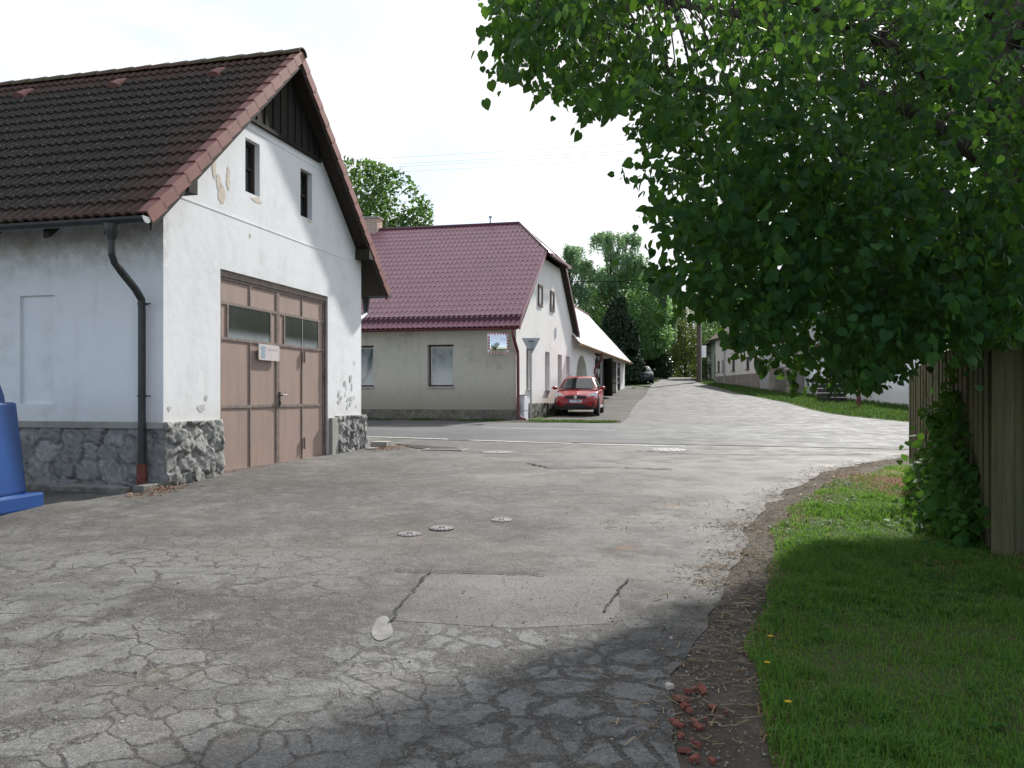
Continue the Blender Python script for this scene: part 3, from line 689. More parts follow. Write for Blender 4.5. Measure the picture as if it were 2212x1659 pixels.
# the double door
dr = MB(); yb = .06
fr = .055
dr.box(DX0, DX1, yb-.03, yb+.05, DZ1-.09, DZ1); dr.box(DX0, DX0+.045, yb-.03, yb+.05, -.02, DZ1-.09); dr.box(DX1-.045, DX1, yb-.03, yb+.05, -.02, DZ1-.09)
door = dr.build('garage_door', 'door_frame', gar)
def leaf(xa, xb, wicket):
    mm = MB(); mm.box(xa, xb, yb+.004, yb+.03, .03, DZ1-.095); lf = mm.build('door_leaf', 'door_paint', door)
    b = MB(); z0, z1 = .03, DZ1-.095; p0, p1 = yb-.012, yb+.0035; q = .042
    xm = (xa+xb)/2
    H = lambda z, a=xa, c=xb: b.box(a, c, p0, p1, z-q/2, z+q/2)
    V_ = lambda x, a, c, qq=q: b.box(x-qq/2, x+qq/2, p0+.001, p1, a, c)
    b.box(xa, xa+q, p0, p1, z0, z1); b.box(xb-q, xb, p0, p1, z0, z1); b.box(xa+q, xb-q, p0, p1, z0, z0+q*1.2); b.box(xa+q, xb-q, p0, p1, z1-q, z1)
    for z in (1.01, 2.01, 2.53): b.box(xa+q, xb-q, p0, p1, z-q/2, z+q/2)
    V_(xm, 2.53+q/2, z1-q, .03)
    V_(xm, 1.01+q/2, 2.01-q/2, .03); V_(xm, z0+q*1.2, 1.01-q/2, .03)
    wx0, wx1 = xa+.235, xb-.235
    V_(wx0-.025, 2.01+q/2, 2.53-q/2, .04); V_(wx1+.025, 2.01+q/2, 2.53-q/2, .04)
    b.build('door_rail', 'door_frame', door)
    g_ = MB(); g_.box(wx0-.004, wx1+.004, yb-.004, yb+.002, 2.03, 2.51); pn = g_.build('window_pane', 'dusty_glass', door)
    g2 = MB(); g2.box((wx0+wx1)/2-.008, (wx0+wx1)/2+.008, yb-.012, yb-.005, 2.03, 2.51); 
    if wicket: g2.build('glazing_bar', 'zinc', pn if False else door)
xm = (DX0+DX1)/2
leaf(DX0+.05, xm-.005, False); leaf(xm+.005, DX1-.05, True)
# wicket edge gaps, hinges, handle, sign
mb = MB(); wx = (xm+.005+DX1-.05)/2
for xh, z in ((wx+.03,.35), (wx+.03,1.85), (DX1-.05,.45), (DX1-.05,1.5), (DX1-.05,2.4)):
    mb = MB(); mb.tube([(xh,yb-.033,z-.10),(xh,yb-.033,z+.10)], .018, 8); mb.build('hinge', 'door_frame', door)
mb = MB(); mb.box(xm+.03, xm+.065, yb-.03, yb-.012, .99, 1.24); mb.tube([(xm+.047,yb-.012,1.18),(xm+.047,yb-.07,1.18),(xm+.19,yb-.075,1.185)], .011, 8); mb.tube([(xm+.047,yb-.013,1.05),(xm+.047,yb-.045,1.05)], .016, 8)
mb.build('handle', 'iron', door)
mb = MB(); sx0, sx1, sz0, sz1 = DX0+.05+.98, xm-.03, 1.735, 1.985
def rrect(x0, x1, z0, z1, r, n=5):
    out = []
    for cx, cz, a0 in ((x1-r,z1-r,0), (x0+r,z1-r,90), (x0+r,z0+r,180), (x1-r,z0+r,270)):
        out += [(cx+r*math.cos(R(a0+90*k/n)), cz+r*math.sin(R(a0+90*k/n))) for k in range(n+1)]
    return out
mb.prism(rrect(sx0, sx1, sz0, sz1, .03), yb-.055, yb-.035, 'y'); mb.box(sx0+.1, sx1-.1, yb-.035, yb-.012, sz0+.05, sz1-.05)
sg = mb.build('sign_plate', 'faded_sign', door)
mb = MB(); ex = sx0+.13; ez = (sz0+sz1)/2; yy = yb-.0575
mb.face([(ex+dx*.105, yy, ez+dz*.105) for dx, dz in ((-.62,-.72),(-.5,-.35),(-.42,.1),(-.55,.55),(-.8,.66),(-.6,.86),(-.25,.78),(-.1,1.02),(.08,1.06),(.2,.82),(.5,.9),(.75,.66),(.5,.5),(.42,.1),(.46,-.35),(.62,-.74),(0,-.9))])
mb.build('emblem', 'sign_blue', sg)
mb = MB(); mb.face([(sx0+.27, yy, sz1-.05),(sx1-.04, yy, sz1-.05),(sx1-.04, yy, sz1-.085),(sx0+.27, yy, sz1-.085)])
mb.build('faded_lettering', 'sign_faint', sg)
# gable boarding: vertical planks under the ridge
mb = MB(); x = 1.93; k = 0
while x < 4.22:
    w = .118; d = .02 if k % 2 else .036
    ztop = min(roofz(x, .10), roofz(min(x+w, 4.22), .10))
    if ztop > 5.5: mb.box(x, x+w-.004, -d, -.001, 5.42, ztop)
    x += w; k += 1
mb.box(1.90, 4.25, -.055, -.0, 5.36, 5.42)
mb.build('gable_boarding', 'black_wood', gar)
# roof deck and soffit
mb = MB()
for xe, sgn in ((XL, 1), (XR, -1)):
    mb.prism([(xe, EZ-.10), (RX, RZ-.10), (RX, RZ-.015), (xe, EZ-.015)], -OV+.03, Ln, 'y')
roof = mb.build('roof', 'dark_wood', gar)
mb = MB(); wave_plane(mb, (XL-.04,-OV+.06,EZ-.035), (0,1,0), (RX-XL+.04,0,RZ-EZ+.035), Ln+OV-.06, 16, .15, .036, .036, .034, sub=8)
mb.build('roof_tiles', 'old_tile', roof)
mb = MB(); wave_plane(mb, (XR+.04,-OV+.06,EZ-.035), (0,1,0), (RX-XR-.04,0,RZ-EZ+.035), Ln+OV-.06, 16, .30, .03, .032, .03, sub=4)
mb.build('roof_tiles', 'old_tile', roof)
mb = MB()
for xe in (XL-.04, XR+.04):
    up = Vector((RX-xe, 0, RZ-EZ+.035)); L = up.length; d = up.normalized(); nn = Vector((-d.z, 0, d.x)); nn = nn if nn.z > 0 else -nn
    o = Vector((xe, 0, EZ-.035))
    for r in range(16):
        a0 = o+d*(L*r/16-.012); a1 = o+d*(L*(r+1)/16+.014)
        l0, l1 = .068, .042
        def P(a, l, y): return a+nn*l+Vector((0, y, 0))
        vs = []
        for (a, l) in ((a0, l0), (a1, l1)):
            for (yy_, dz) in ((-OV,-.16), (-OV,0.), (-OV+.15,0.), (-OV+.15,-.02), (-OV+.022,-.02), (-OV+.022,-.16)):
                vs.append(P(a, l+dz, yy_))
        mb.mesh(vs, [(i, (i+1) % 6, 6+(i+1) % 6, 6+i) for i in range(6)]+[(5,4,1,0), (4,3,2,1), (6,7,10,11), (7,8,9,10)])
mb.build('verge_tiles', 'verge_tile', roof)
mb = MB(); L_ = .36; y = -OV-.02; k = 0
while y < Ln:
    sec0 = []; sec1 = []
    for a in range(9):
        an = math.pi*a/8
        for lst, yy_, r in ((sec0, y, .135), (sec1, y+L_+.03, .115)): lst.append((RX+r*math.cos(an), yy_, RZ-.015+r*.85*math.sin(an)))
    in0 = [(RX+(x_-RX)*.88, y_, RZ-.015+(z_-RZ+.015)*.88) for x_, y_, z_ in sec0]
    mb.mesh(sec0+sec1+in0, [(i, i+1, 9+i+1, 9+i) for i in range(8)]+[(18+i, 18+i+1, i+1, i) for i in range(8)])
    y += L_; k += 1
mb.build('ridge_tiles', 'ridge_tile', roof)
for yv in (.98, 2.88, 4.80, 6.7):
    mb = MB(); xv = RX-(RZ-6.42)/sl
    d = Vector((RX-XL, 0, RZ-EZ)).normalized(); n_ = Vector((-d.z, 0, d.x))
    sec = []
    for s_, hgt, wd in ((-.15,.095,.12), (.04,.07,.10), (.20,.02,.06)):
        sec.append([Vector((xv, yv, 6.42))+d*s_+Vector((0, wd*math.cos(math.pi*a/6), 0))+n_*(.03+hgt*math.sin(math.pi*a/6)) for a in range(7)])
    mb.mesh([p for q in sec for p in q], [(i*7+k, i*7+k+1, (i+1)*7+k+1, (i+1)*7+k) for i in range(2) for k in range(6)]+[tuple(range(6,-1,-1))])
    mb.build('vent_tile', 'verge_tile', roof)
# barge boards, purlin ends
mb = MB()
for xe in (XL, XR):
    s_ = 1 if xe < RX else -1
    mb.prism([(xe+.02*s_, EZ-.20), (RX, RZ-.22), (RX, RZ-.05), (xe+.02*s_, EZ-.03)], -OV+.025, -OV+.055, 'y')
mb.build('barge_board', 'dark_wood', roof)
for x in (.2, 5.86): 
    mb = MB(); z = roofz(x, .12); mb.box(x-.09, x+.09, -OV+.06 if False else -.30, .0, z-.20, z); mb.build('purlin_end', 'dark_wood', roof)
# eave rafters
for side in (0, 1):
    pass
def rafter(y):
    mb = MB(); mb.prism([(XL+.03, EZ-.22), (0.02, EZ-.22+.63*sl*.93), (0.02, EZ-.105+.62*sl), (XL+.03, EZ-.105)], y-.05, y+.05, 'y'); return mb
for k in range(7): rafter(.35+.9*k).build('rafter_end', 'dark_wood', roof)
# gutters
def gutter(mb, x, z, y0, y1, r=.075, n=8, open_up=True):
    sec = [(x+r*math.cos(math.pi+math.pi*k/n), z+r*math.sin(math.pi+math.pi*k/n)) for k in range(n+1)]
    sec2 = [(x+(a-x)*.9, z+(b-z)*.9) for a, b in sec]
    vs = [(a, y0, b) for a, b in sec]+[(a, y1, b) for a, b in sec]+[(a, y0, b) for a, b in sec2]+[(a, y1, b) for a, b in sec2]; m_ = n+1
    mb.mesh(vs, [(k, k+1, m_+k+1, m_+k) for k in range(n)]+[(2*m_+k+1, 2*m_+k, 3*m_+k, 3*m_+k+1) for k in range(n)]+[(0, 2*m_, 3*m_, m_), (n, m_+n, 3*m_+n, 2*m_+n)]+[tuple(range(0, m_)), tuple(range(2*m_-1, m_-1, -1))])
mb = MB(); gutter(mb, XL-.085, EZ-.06, -OV+.02, Ln); gt = mb.build('gutter', 'gutter_black', gar)
mb = MB(); r = .079
mb.prism([(XL-.085+r*math.cos(math.pi+math.pi*k/10), EZ-.06+r*math.sin(math.pi+math.pi*k/10)) for k in range(11)], -OV+.008, -OV+.019, 'y'); mb.build('end_cap', 'zinc', gt)
mb = MB(); xg = XL-.085
mb.lathe([(.095,0.),(.085,-.08),(.052,-.20),(.05,-.24)], (xg,.19,EZ-.125), 16)
pth = [(xg,.19,EZ-.33),(xg,.19,EZ-.48),(xg+.05,.19,EZ-.58),(xg+.18,.20,EZ-.68),(-.24,.22,EZ-.86),(-.13,.225,EZ-.97),(-.115,.23,EZ-1.12),(-.115,.23,.30)]
mb.tube(pth, .048, 14); dp = mb.build('downpipe', 'gutter_black', gar, smooth=False)
for z in (2.33, .98+.17):
    mb = MB(); mb.lathe([(.055,0.),(.055,.03)], (-.115,.23,z), 14); mb.tube([(-.115,.17,z+.015),(-.115,.10,z+.015)], .008, 6); mb.tube([(-.115,.23,z+.015),(0.,.23,z+.015)], .008, 6); mb.build('bracket', 'gutter_black', dp)
mb = MB(); mb.lathe([(.062,-.2),(.062,.30),(.054,.30),(.054,.28)], (-.115,.23,0.), 14); mb.build('clay_foot', 'clay', dp)
mb = MB(); gutter(mb, XR+.085, EZ-.06, -OV+.02, Ln); gt = mb.build('gutter', 'gutter_black', gar)
mb = MB(); mb.lathe([(.09,0.),(.08,-.10),(.052,-.26),(.05,-.30)], (XR+.085,.25,EZ-.125), 14); mb.build('hopper', 'gutter_black', gt)
mb = MB(); mb.tube([(XR+.085,.25,EZ-.40),(XR+.07,.25,EZ-.46),(XR-.1,.25,EZ-.55),(Wd+.15,.25,EZ-.72),(Wd+.07,.25,EZ-.85),(Wd+.07,.25,-.1)], .048, 12); mb.build('downpipe', 'zinc', gar)
# kerb along the long wall, drain block, side block at the far corner
def garw(x, y): q = Cn+u*x+vv*y; return q
def slab_thing(name, label, cat, x0, x1, y0, y1, h, mat, bev=.012, group=None):
    c = garw((x0+x1)/2, (y0+y1)/2); o = MB(); o.box(-(x1-x0)/2, (x1-x0)/2, -(y1-y0)/2, (y1-y0)/2, -.2, h)
    ob = o.build(name, mat, None, bevel=bev); ob.location = (c.x, c.y, G(c.y)+.005); ob.rotation_euler = (0,0,rotz_for(GA)); return tag(ob, label, cat, group)
slab_thing('kerbstone', 'mossy concrete kerbstone ending beside the clay foot of the downpipe', 'kerb', -.62, -.46, .12, 1.28, .07, 'kerb_stone', group='kerbstones along the garage')
slab_thing('kerbstone', 'mossy concrete kerbstone nearest to the blue recycling bin', 'kerb', -.60, -.44, 1.30, 3.4, .06, 'kerb_stone', group='kerbstones along the garage')
slab_thing('kerbstone', 'short pale kerbstone turned in at the corner of the garage', 'kerb', -.45, -.02, -.06, .10, .08, 'kerb_stone', group='kerbstones along the garage')
slab_thing('paving_strip', 'narrow concrete strip between the kerb and the garage plinth', 'paving', -.43, -.09, .5, 3.4, .02, 'concrete')
slab_thing('concrete_block', 'low concrete block against the far corner of the garage', 'block', Wd+.22, Wd+.50, -.45, -.10, .13, 'concrete')
slab_thing('concrete_sill', 'flat concrete sill in front of the right garage corner stones', 'block', Wd-.2, Wd+.2, -.38, -.17, .03, 'concrete')
# ================================================================== house with the purple-red metal roof
C2 = Vector((.147, 28.6)); A_F, A_G = 12.5, 16.5
vF = Vector((-math.cos(R(A_F)), math.sin(R(A_F)))); uG = Vector((math.sin(R(A_G)), math.cos(R(A_G))))
HZ = .80
def hx(a, w, z): q = uG*a+vF*w; return (q.x, q.y, z)          # a: along gable, w: along the street front
house = thing('house', 'low grey plastered house with purple red metal tile roof and half hipped gable', 'house', (C2.x, C2.y, HZ))
GWd, GL = 9.35, 15.0
hE, hR, hHip = 3.25, 8.05, 6.52      # local heights: eave tip, ridge, hip eave
aE0, aR, aE1 = -.42, 5.2, 9.75
def hz(a): 
    return hE+(a-aE0)*(hR-hE)/(aR-aE0) if a < aR else 3.72+(aE1-a)*(hR-3.72)/(aE1-aR)
aH0 = aE0+(hHip-hE)/(hR-hE)*(aR-aE0); aH1 = aE1-(hHip-3.72)/(hR-3.72)*(aE1-aR)
mb = MB(); mb.prism([(0,-.6),(GWd,-.6),(GWd,hz(GWd)-.16),(aH1,hHip-.16),(aH0,hHip-.16),(0,hz(0)-.16)], 0, GL, 'y')
hwall = mb.build('wall', ['grey_plaster', 'pale_plaster'], house, xf=hx)
cut = MB()
WF = ((2.30,3.29), (5.36,6.36), (8.4,9.4))
for w0, w1 in WF: cut.mesh([hx(a, w, z) for z in (1.18,2.70) for w in (w0,w1) for a in (-.3,.29)], [(0,2,3,1),(4,5,7,6),(0,1,5,4),(2,6,7,3),(0,4,6,2),(1,3,7,5)])
WG = ((1.35,2.15), (4.18,4.95), (6.4,7.2), (8.08,8.80))
for a0, a1 in WG: cut.mesh([hx(a, w, z) for z in (1.10,2.64) for w in (-.3,.24) for a in (a0,a1)], [(0,2,3,1),(4,5,7,6),(0,1,5,4),(2,6,7,3),(0,4,6,2),(1,3,7,5)])
carve(hwall, cut)
# gable faces take the paler plaster, sunlight put into their colour
for p in hwall.data.polygons:
    c = p.center; w = c.x*(-.0) ; 
    # side test in sheared coordinates
    det = uG.x*vF.y-uG.y*vF.x; ww = (uG.x*c.y-uG.y*c.x)/det; aa = (c.x*vF.y-c.y*vF.x)/det
    p.material_index = 1 if (ww < .26 and aa > .02) else 0
mb = MB(); mb.box(-.045, .0, -.05, GL, -.5, .36); mb.build('plinth', 'dark_stone', house, xf=hx)
def rubble_x(name, a0, L, H, seed):
    # plinth of the gable side, built straight and turned to the gable's direction
    o = rubble(name, (0,0,0), (1,0,0), L, H, (0,-1,0), house, seed, .2, .06, 'dark_stone', .06)
    n = Vector((uG.y, -uG.x)); q = uG*a0
    Mx = Matrix(((uG.x, -n.x, 0, q.x), (uG.y, -n.y, 0, q.y), (0,0,1,-.4), (0,0,0,1))); o.data.transform(Mx); return o
rubble_x('plinth', .0, GWd, .98, 31)
def house_window(w0, w1, z0, z1):
    f = MB(); q = .07
    for b in ((w0, w0+q, z0, z1), (w1-q, w1, z0, z1), (w0+q, w1-q, z0, z0+q), (w0+q, w1-q, z1-q, z1)): f.box(.18, .24, b[0], b[1], b[2], b[3])
    fr_ = f.build('window', 'brown_frame', house, xf=hx)
    s_ = MB(); q2 = q+.0
    for b in ((w0+q, w0+q+.035, z0+q, z1-q), (w1-q-.035, w1-q, z0+q, z1-q), (w0+q+.035, w1-q-.035, z0+q, z0+q+.035), (w0+q+.035, w1-q-.035, z1-q-.035, z1-q)): s_.box(.195, .235, b[0], b[1], b[2], b[3])
    s_.build('sash', 'white_metal', fr_, xf=hx)
    g_ = MB(); g_.box(.215, .23, w0+q+.02, w1-q-.02, z0+q+.02, z1-q-.02); g_.build('pane', 'reflection_glass', fr_, xf=hx)
    si = MB(); si.box(-.06, .18, w0-.03, w1+.03, z0-.035, z0+.0); si.build('sill', 'zinc', fr_, xf=hx)
for w0, w1 in WF: house_window(w0, w1, 1.18, 2.70)
def gable_window(a0, a1, z0, z1, y=.17):
    f = MB(); q = .06
    for b in ((a0, a0+q, z0, z1), (a1-q, a1, z0, z1), (a0+q, a1-q, z0, z0+q), (a0+q, a1-q, z1-q, z1)): f.box(b[0], b[1], y, y+.06, b[2], b[3])
    fr_ = f.build('window', 'brown_frame', house, xf=hx)
    g_ = MB(); g_.box(a0+q-.01, a1-q+.01, y+.03, y+.045, z0+q-.01, z1-q+.01); g_.build('pane', 'dark_glass', fr_, xf=hx)
    return fr_
for a0, a1 in WG:
    fr_ = gable_window(a0, a1, 1.10, 2.64)
    si = MB(); si.box(a0-.03, a1+.03, -.09, .17, 1.075, 1.105); si.build('sill', 'white_metal', fr_, xf=hx)
for a0, a1 in ((3.0,3.67), (5.0,5.65)):
    f = MB(); z0, z1 = 4.35, 5.2; q = .11; 
    for b in ((a0, a0+q, z0, z1), (a1-q, a1, z0, z1), (a0+q, a1-q, z0, z0+q), (a0+q, a1-q, z1-q, z1)): f.box(b[0], b[1], -.05, .0, b[2], b[3])
    fr_ = f.build('window', 'brown_frame', house, xf=hx)
    g_ = MB(); g_.box(a0+q-.01, a1-q+.01, -.02, -.005, z0+q-.01, z1-q+.01); g_.build('pane', 'dusty_glass' if False else 'reflection_glass', fr_, xf=hx)
mb = MB(); mb.box(5.9, 6.05, -.05, .0, 3.35, 3.75); mb.build('meter_box', 'white_metal', house, xf=hx)
# roof deck + tiles
oG = -.22
mb = MB()
def slab4(mb, pts, th):
    a = [Vector(p) for p in pts]; n = (a[1]-a[0]).cross(a[2]-a[0]).normalized(); n = n if n.z > 0 else -n
    b = [p-n*th for p in a]; k = len(a)
    mb.mesh(a+b, [tuple(range(k)), tuple(range(2*k-1, k-1, -1))]+[(i, (i+1) % k, k+(i+1) % k, k+i) for i in range(k)])
wR = 1.35
P_ = lambda a, w, z: Vector(hx(a, w, z))
slab4(mb, [P_(aE0+.1,oG,hE+.04), P_(aE0+.1,GL,hE+.04), P_(aR,GL,hR-.04), P_(aR,wR,hR-.04), P_(aH0,oG,hHip-.04)], .12)
slab4(mb, [P_(aE1,GL,3.72-.03), P_(aE1,oG,3.72-.03), P_(aH1,oG,hHip-.03), P_(aR,wR,hR-.03), P_(aR,GL,hR-.03)], .12)
slab4(mb, [P_(aH0,oG-.12,hHip-.12), P_(aH1,oG-.12,hHip-.12), P_(aR,wR,hR-.05)], .06)
hroof = mb.build('roof', 'dark_wood', house)
wb = lambda w: None
mb = MB(); hb = hE+.47; ab = aE0+.34
upv = P_(aR,0,hR)-P_(ab,0,hb); tH = (hHip-hb)/(hR-hb)
wave_plane(mb, P_(ab,oG,hb), (vF.x,vF.y,0), upv, GL-oG, 20, .19, .016, .022, .022, lambda t: 0. if t < tH else (t-tH)/(1-tH)*(wR-oG), 'metal', 8)
mb.build('roof_tiles', 'metal_tile', hroof)
mb = MB(); wave_plane(mb, P_(aE0,oG,hE), (vF.x,vF.y,0), P_(aE0+.36,0,hE+.30)-P_(aE0,0,hE), GL-oG, 1, .19, .045, .035, .035, None, 'metal', 8)
mb.build('eave_tiles', 'metal_tile', hroof)
mb = MB(); mb.box(ab-.10, ab-.055, oG, GL, hE+.20, hb-.015); mb.build('flashing', 'metal_tile_dark', hroof, xf=hx)
mb = MB(); wave_plane(mb, P_(aH0+.02,oG-.18,hHip-.14), (uG.x,uG.y,0), P_(aR,wR,hR+.02)-P_(aR,oG-.18,hHip-.14), .01, 1, .2, 0, 0, .01) if False else None
slab4(mb, [P_(aH0-.02,oG-.17,hHip-.07), P_(aH1+.02,oG-.17,hHip-.07), P_(aR,wR,hR+.02)], .03); mb.build('hip_sheet', 'metal_tile', hroof)
mb = MB(); slab4(mb, [P_(aE1+.02,GL,3.72), P_(aE1+.02,oG,3.72), P_(aH1,oG,hHip+.005), P_(aR,wR,hR), P_(aR,GL,hR)], .025); mb.build('roof_sheet', 'metal_tile', hroof)
mb = MB()
mb.tube([P_(aR,wR,hR+.02), P_(aR,GL,hR+.02)], .085, 10); mb.build('ridge_cap', 'metal_tile_dark', hroof)
mb = MB(); mb.tube([P_(aR,wR,hR+.02), P_(aH0,oG-.05,hHip+.01)], .075, 8); mb.build('hip_cap', 'metal_tile_dark', hroof)
mb = MB(); mb.tube([P_(aR,wR,hR+.02), P_(aH1,oG-.05,hHip+.01)], .075, 8); mb.build('hip_cap', 'metal_tile_dark', hroof)
def rake(pts, name, mat, w, h0, h1):
    mb = MB()
    for (a0, z0), (a1, z1) in zip(pts[:-1], pts[1:]):
        mb.mesh([hx(a, oG-ww, z+dz) for a, z in ((a0, z0), (a1, z1)) for ww in (0., w) for dz in (h0, h1)], [(0,1,3,2),(4,6,7,5),(0,4,5,1),(2,3,7,6),(0,2,6,4),(1,5,7,3)])
    return mb.build(name, mat, hroof)
rake([(aE0, hE+.0), (ab, hb), (aH0, hHip)], 'verge_flashing', 'metal_tile', .05, -.10, .06)
rake([(aE1, 3.72), (aH1, hHip)], 'verge_flashing', 'metal_tile_dark', .05, -.17, .05)
mb = MB(); mb.mesh([hx(a, oG-.19-ww, hHip-.10+dz) for a in (aH0-.03, aH1+.03) for ww in (0., .09) for dz in (-.07, .03)], [(0,1,3,2),(4,6,7,5),(0,4,5,1),(2,3,7,6),(0,2,6,4),(1,5,7,3)]); mb.build('hip_gutter', 'gutter_red', hroof)
# chimney
mb = MB(); mb.box(aR-.25, aR+.25, 7.55, 8.22, hR-.4, hR+.50); ch = mb.build('chimney', 'brick', hroof, xf=hx)
mb = MB(); mb.box(aR-.30, aR+.30, 7.50, 8.27, hR+.50, hR+.57); mb.build('chimney_cap', 'concrete', ch, xf=hx)
mb = MB(); mb.tube([P_(aR,2.6,hR+.0), P_(aR,2.6,hR+.30)], .035, 8); mb.lathe([(.07,0),(.07,.09)], P_(aR,2.6,hR+.30), 10); mb.build('roof_vent', 'zinc', hroof)
# gutter and downpipe
mb = MB(); n = 8
gutter(mb, aE0-.07, hE-.03, oG+.03, GL, .07); gt = mb.build('gutter', 'gutter_red', house, xf=hx)
mb = MB(); pth = [P_(aE0-.07,-.02,hE-.09), P_(aE0-.07,-.03,hE-.3), P_(aE0+.05,-.06,hE-.52), P_(-.12,-.09,hE-.85), P_(-.12,-.10,hE-1.1), P_(-.13,-.11,.28), P_(-.16,-.16,.12), P_(-.24,-.32,.03), P_(-.27,-.40,.02)]
mb.tube(pth, .055, 12); dp = mb.build('downpipe', 'gutter_red', house)
for z in (1.2, 2.1):
    mb = MB(); mb.tube([P_(-.13,-.10,z), P_(0,-.0,z)], .012, 6); mb.build('bracket', 'gutter_red', dp)
# corner meter cabinet, traffic mirror, give-way sign seen from behind
def wp(a, w, z=0.): q = C2+uG*a+vF*w; return Vector((q.x, q.y, z))
hrot = R(90-A_G)
c = wp(.42, -.14); cab = thing('meter_cabinet', 'white two part electricity cabinet at the house corner behind the red downpipe', 'cabinet', (c.x, c.y, G(c.y)), hrot)
mb = MB(); mb.box(-.27, .27, -.11, .11, -.1, .30); mb.build('cabinet_base', 'white_metal', cab, bevel=.01)
mb = MB(); mb.box(-.27, .27, -.11, .11, .315, .86); cb = mb.build('cabinet_body', 'white_metal', cab, bevel=.01)
mb = MB(); mb.box(-.25, .25, -.117, -.112, .34, .84); mb.build('cabinet_door', 'white_metal', cb)
mb = MB(); mb.box(-.274, -.271, -.006, .006, .34, .84); mb.build('edge_seam', 'iron', cb)
mb = MB(); mb.box(-.29, .29, -.125, .125, .861, .89); mb.build('cabinet_top', 'concrete', cab)
mc = at_ = Vector(((1075.5-CX)/F*28.15, 28.15, CZ+(HY-741.5)/F*28.15))
mir = thing('traffic_mirror', 'square convex traffic mirror with red and white frame on the house wall', 'mirror', mc)
mir.rotation_euler = (R(-6), R(0), R(14))
mb = MB(); hw = .365
def ring(r, y, rad, n=6): return [(x, y, z) for x, z in rrect(-r, r, -r, r, rad, n)]
o_, i_ = ring(hw, -.03, .07), ring(hw-.065, -.035, .05); ob_, bk = ring(hw, .03, .07), ring(hw-.02, .05, .06)
k = len(o_); mb.mesh(o_+i_+ob_+bk, [(j, (j+1) % k, k+(j+1) % k, k+j) for j in range(k)]+[(j, (j+1) % k, 2*k+(j+1) % k, 2*k+j) for j in range(k)]+[(2*k+j, 2*k+(j+1) % k, 3*k+(j+1) % k, 3*k+j) for j in range(k)]+[tuple(range(4*k-1, 3*k-1, -1))])
fr_ = mb.build('frame', 'sign_white', mir)
rb = MB()
for sgn in (-1, 1):
    for j in range(7):
        a = -.30+.6*j/6; w_ = .024
        rb = MB(); rb.box(a-w_, a+w_, -.041, -.034, sgn*(hw-.0325)-.028, sgn*(hw-.0325)+.028); rb.build('red_mark', 'sign_red', fr_)
        if 0 < j < 6: rb = MB(); rb.box(sgn*(hw-.0325)-.028, sgn*(hw-.0325)+.028, -.041, -.034, a-w_, a+w_); rb.build('red_mark', 'sign_red', fr_)
n = 24; vs = []; fs = []
for j in range(n+1):
    for i in range(n+1):
        x = -.3+.6*i/n; z = -.3+.6*j/n; vs.append((x, -.034-(.075)*(1-(x*x+z*z)/.18), z))
fs = [(j*(n+1)+i, j*(n+1)+i+1, (j+1)*(n+1)+i+1, (j+1)*(n+1)+i) for j in range(n) for i in range(n)]
mb = MB(); mb.mesh(vs, fs); mb.build('mirror_glass', 'mirror', mir, smooth=True)
mb = MB(); mb.tube([(0,.05,.1),(0.02,.30,.1),(.03,.55,.1)], .025, 8); mb.tube([(0,.05,-.15),(.03,.55,-.15)], .025, 8); mb.build('wall_arm', 'zinc', mir)
sx, sy = .655, 28.1
sgn_ = thing('road_sign', 'grey back of an inverted triangle road sign on a thin post before the gable', 'road sign', (sx, sy, G(sy)), R(-10))
mb = MB(); mb.tube([(0,0,-.3),(0,0,2.86)], .033, 12); mb.build('post', 'zinc', sgn_)
def tri(s, r, y):
    pts = []; top = 2.87; hgt = s*.866
    cs = [(-s/2, top), (s/2, top), (0, top-hgt)]; inc = [(150,90),(90,30),(-30,-150)]
    for (cx, cz), (a0, a1) in zip(cs, inc):
        g_ = Vector((0-cx, top-hgt/3-cz)).normalized()*(2*r); ox, oz = cx+g_.x, cz+g_.y
        for j in range(5): a = a0+(a1-a0)*j/4; pts.append((ox+r*math.cos(R(a)), oz+r*math.sin(R(a))))
    return pts
mb = MB(); mb.prism(tri(.70, .03, 0), .036, .040, 'y'); pl = mb.build('sign_plate', 'sign_grey', sgn_)
mb = MB(); mb.face([(x, .0415, z) for x, z in tri(.69, .03, 0)]); mb.build('red_border', 'sign_red', pl)
mb = MB(); mb.face([(x*.66, .0425, 2.87-.2+(z-2.87+.2)*.66) for x, z in tri(.70, .03, 0)]); mb.build('white_centre', 'sign_white', pl)
for z in (2.75, 2.47): 
    mb = MB(); mb.box(-.10, .10, -.04, -.034, z-.015, z+.015); mb.box(-.02, .02, -.05, .034, z-.02, z+.02); mb.build('clamp', 'iron', sgn_)
# ================================================================== annex with garage doors
S3 = wp(9.35, .0); A3 = 14.5; AZ = 1.0
ann = thing('garage_annex', 'long white garage row with sunlit metal roof running uphill from the house', 'annex', (S3.x, S3.y, AZ), rotz_for(A3))
AL, AD, AE, AR, ARx = 20.9, 5.3, 3.42, 6.35, 2.62
mb = MB(); mb.prism([(0,-.8),(AD,-.8),(AD,AE),(ARx,AR-.15),(0,AE)], .0, AL, 'x'); aw = mb.build('wall', 'pale_plaster', ann)
cut = MB(); ar = [(1.0,-1.2),(1.0,1.75)]+[(2.6+1.6*math.cos(math.pi-math.pi*k/16), 1.55+1.15*math.sin(math.pi-math.pi*k/16)) for k in range(1,16)]+[(4.2,1.75),(4.2,-1.2)]
ar = [(1.0,-1.2)]+[(2.6-1.6*math.cos(math.pi*k/18), 1.45+1.22*math.sin(math.pi*k/18)) for k in range(19)]+[(4.2,-1.2)]
cut.prism(ar, -.4, 1.3, 'y')
DOORS = ((6.85,9.2,3.05), (10.5,13.5,2.92), (16.7,18.4,2.9))
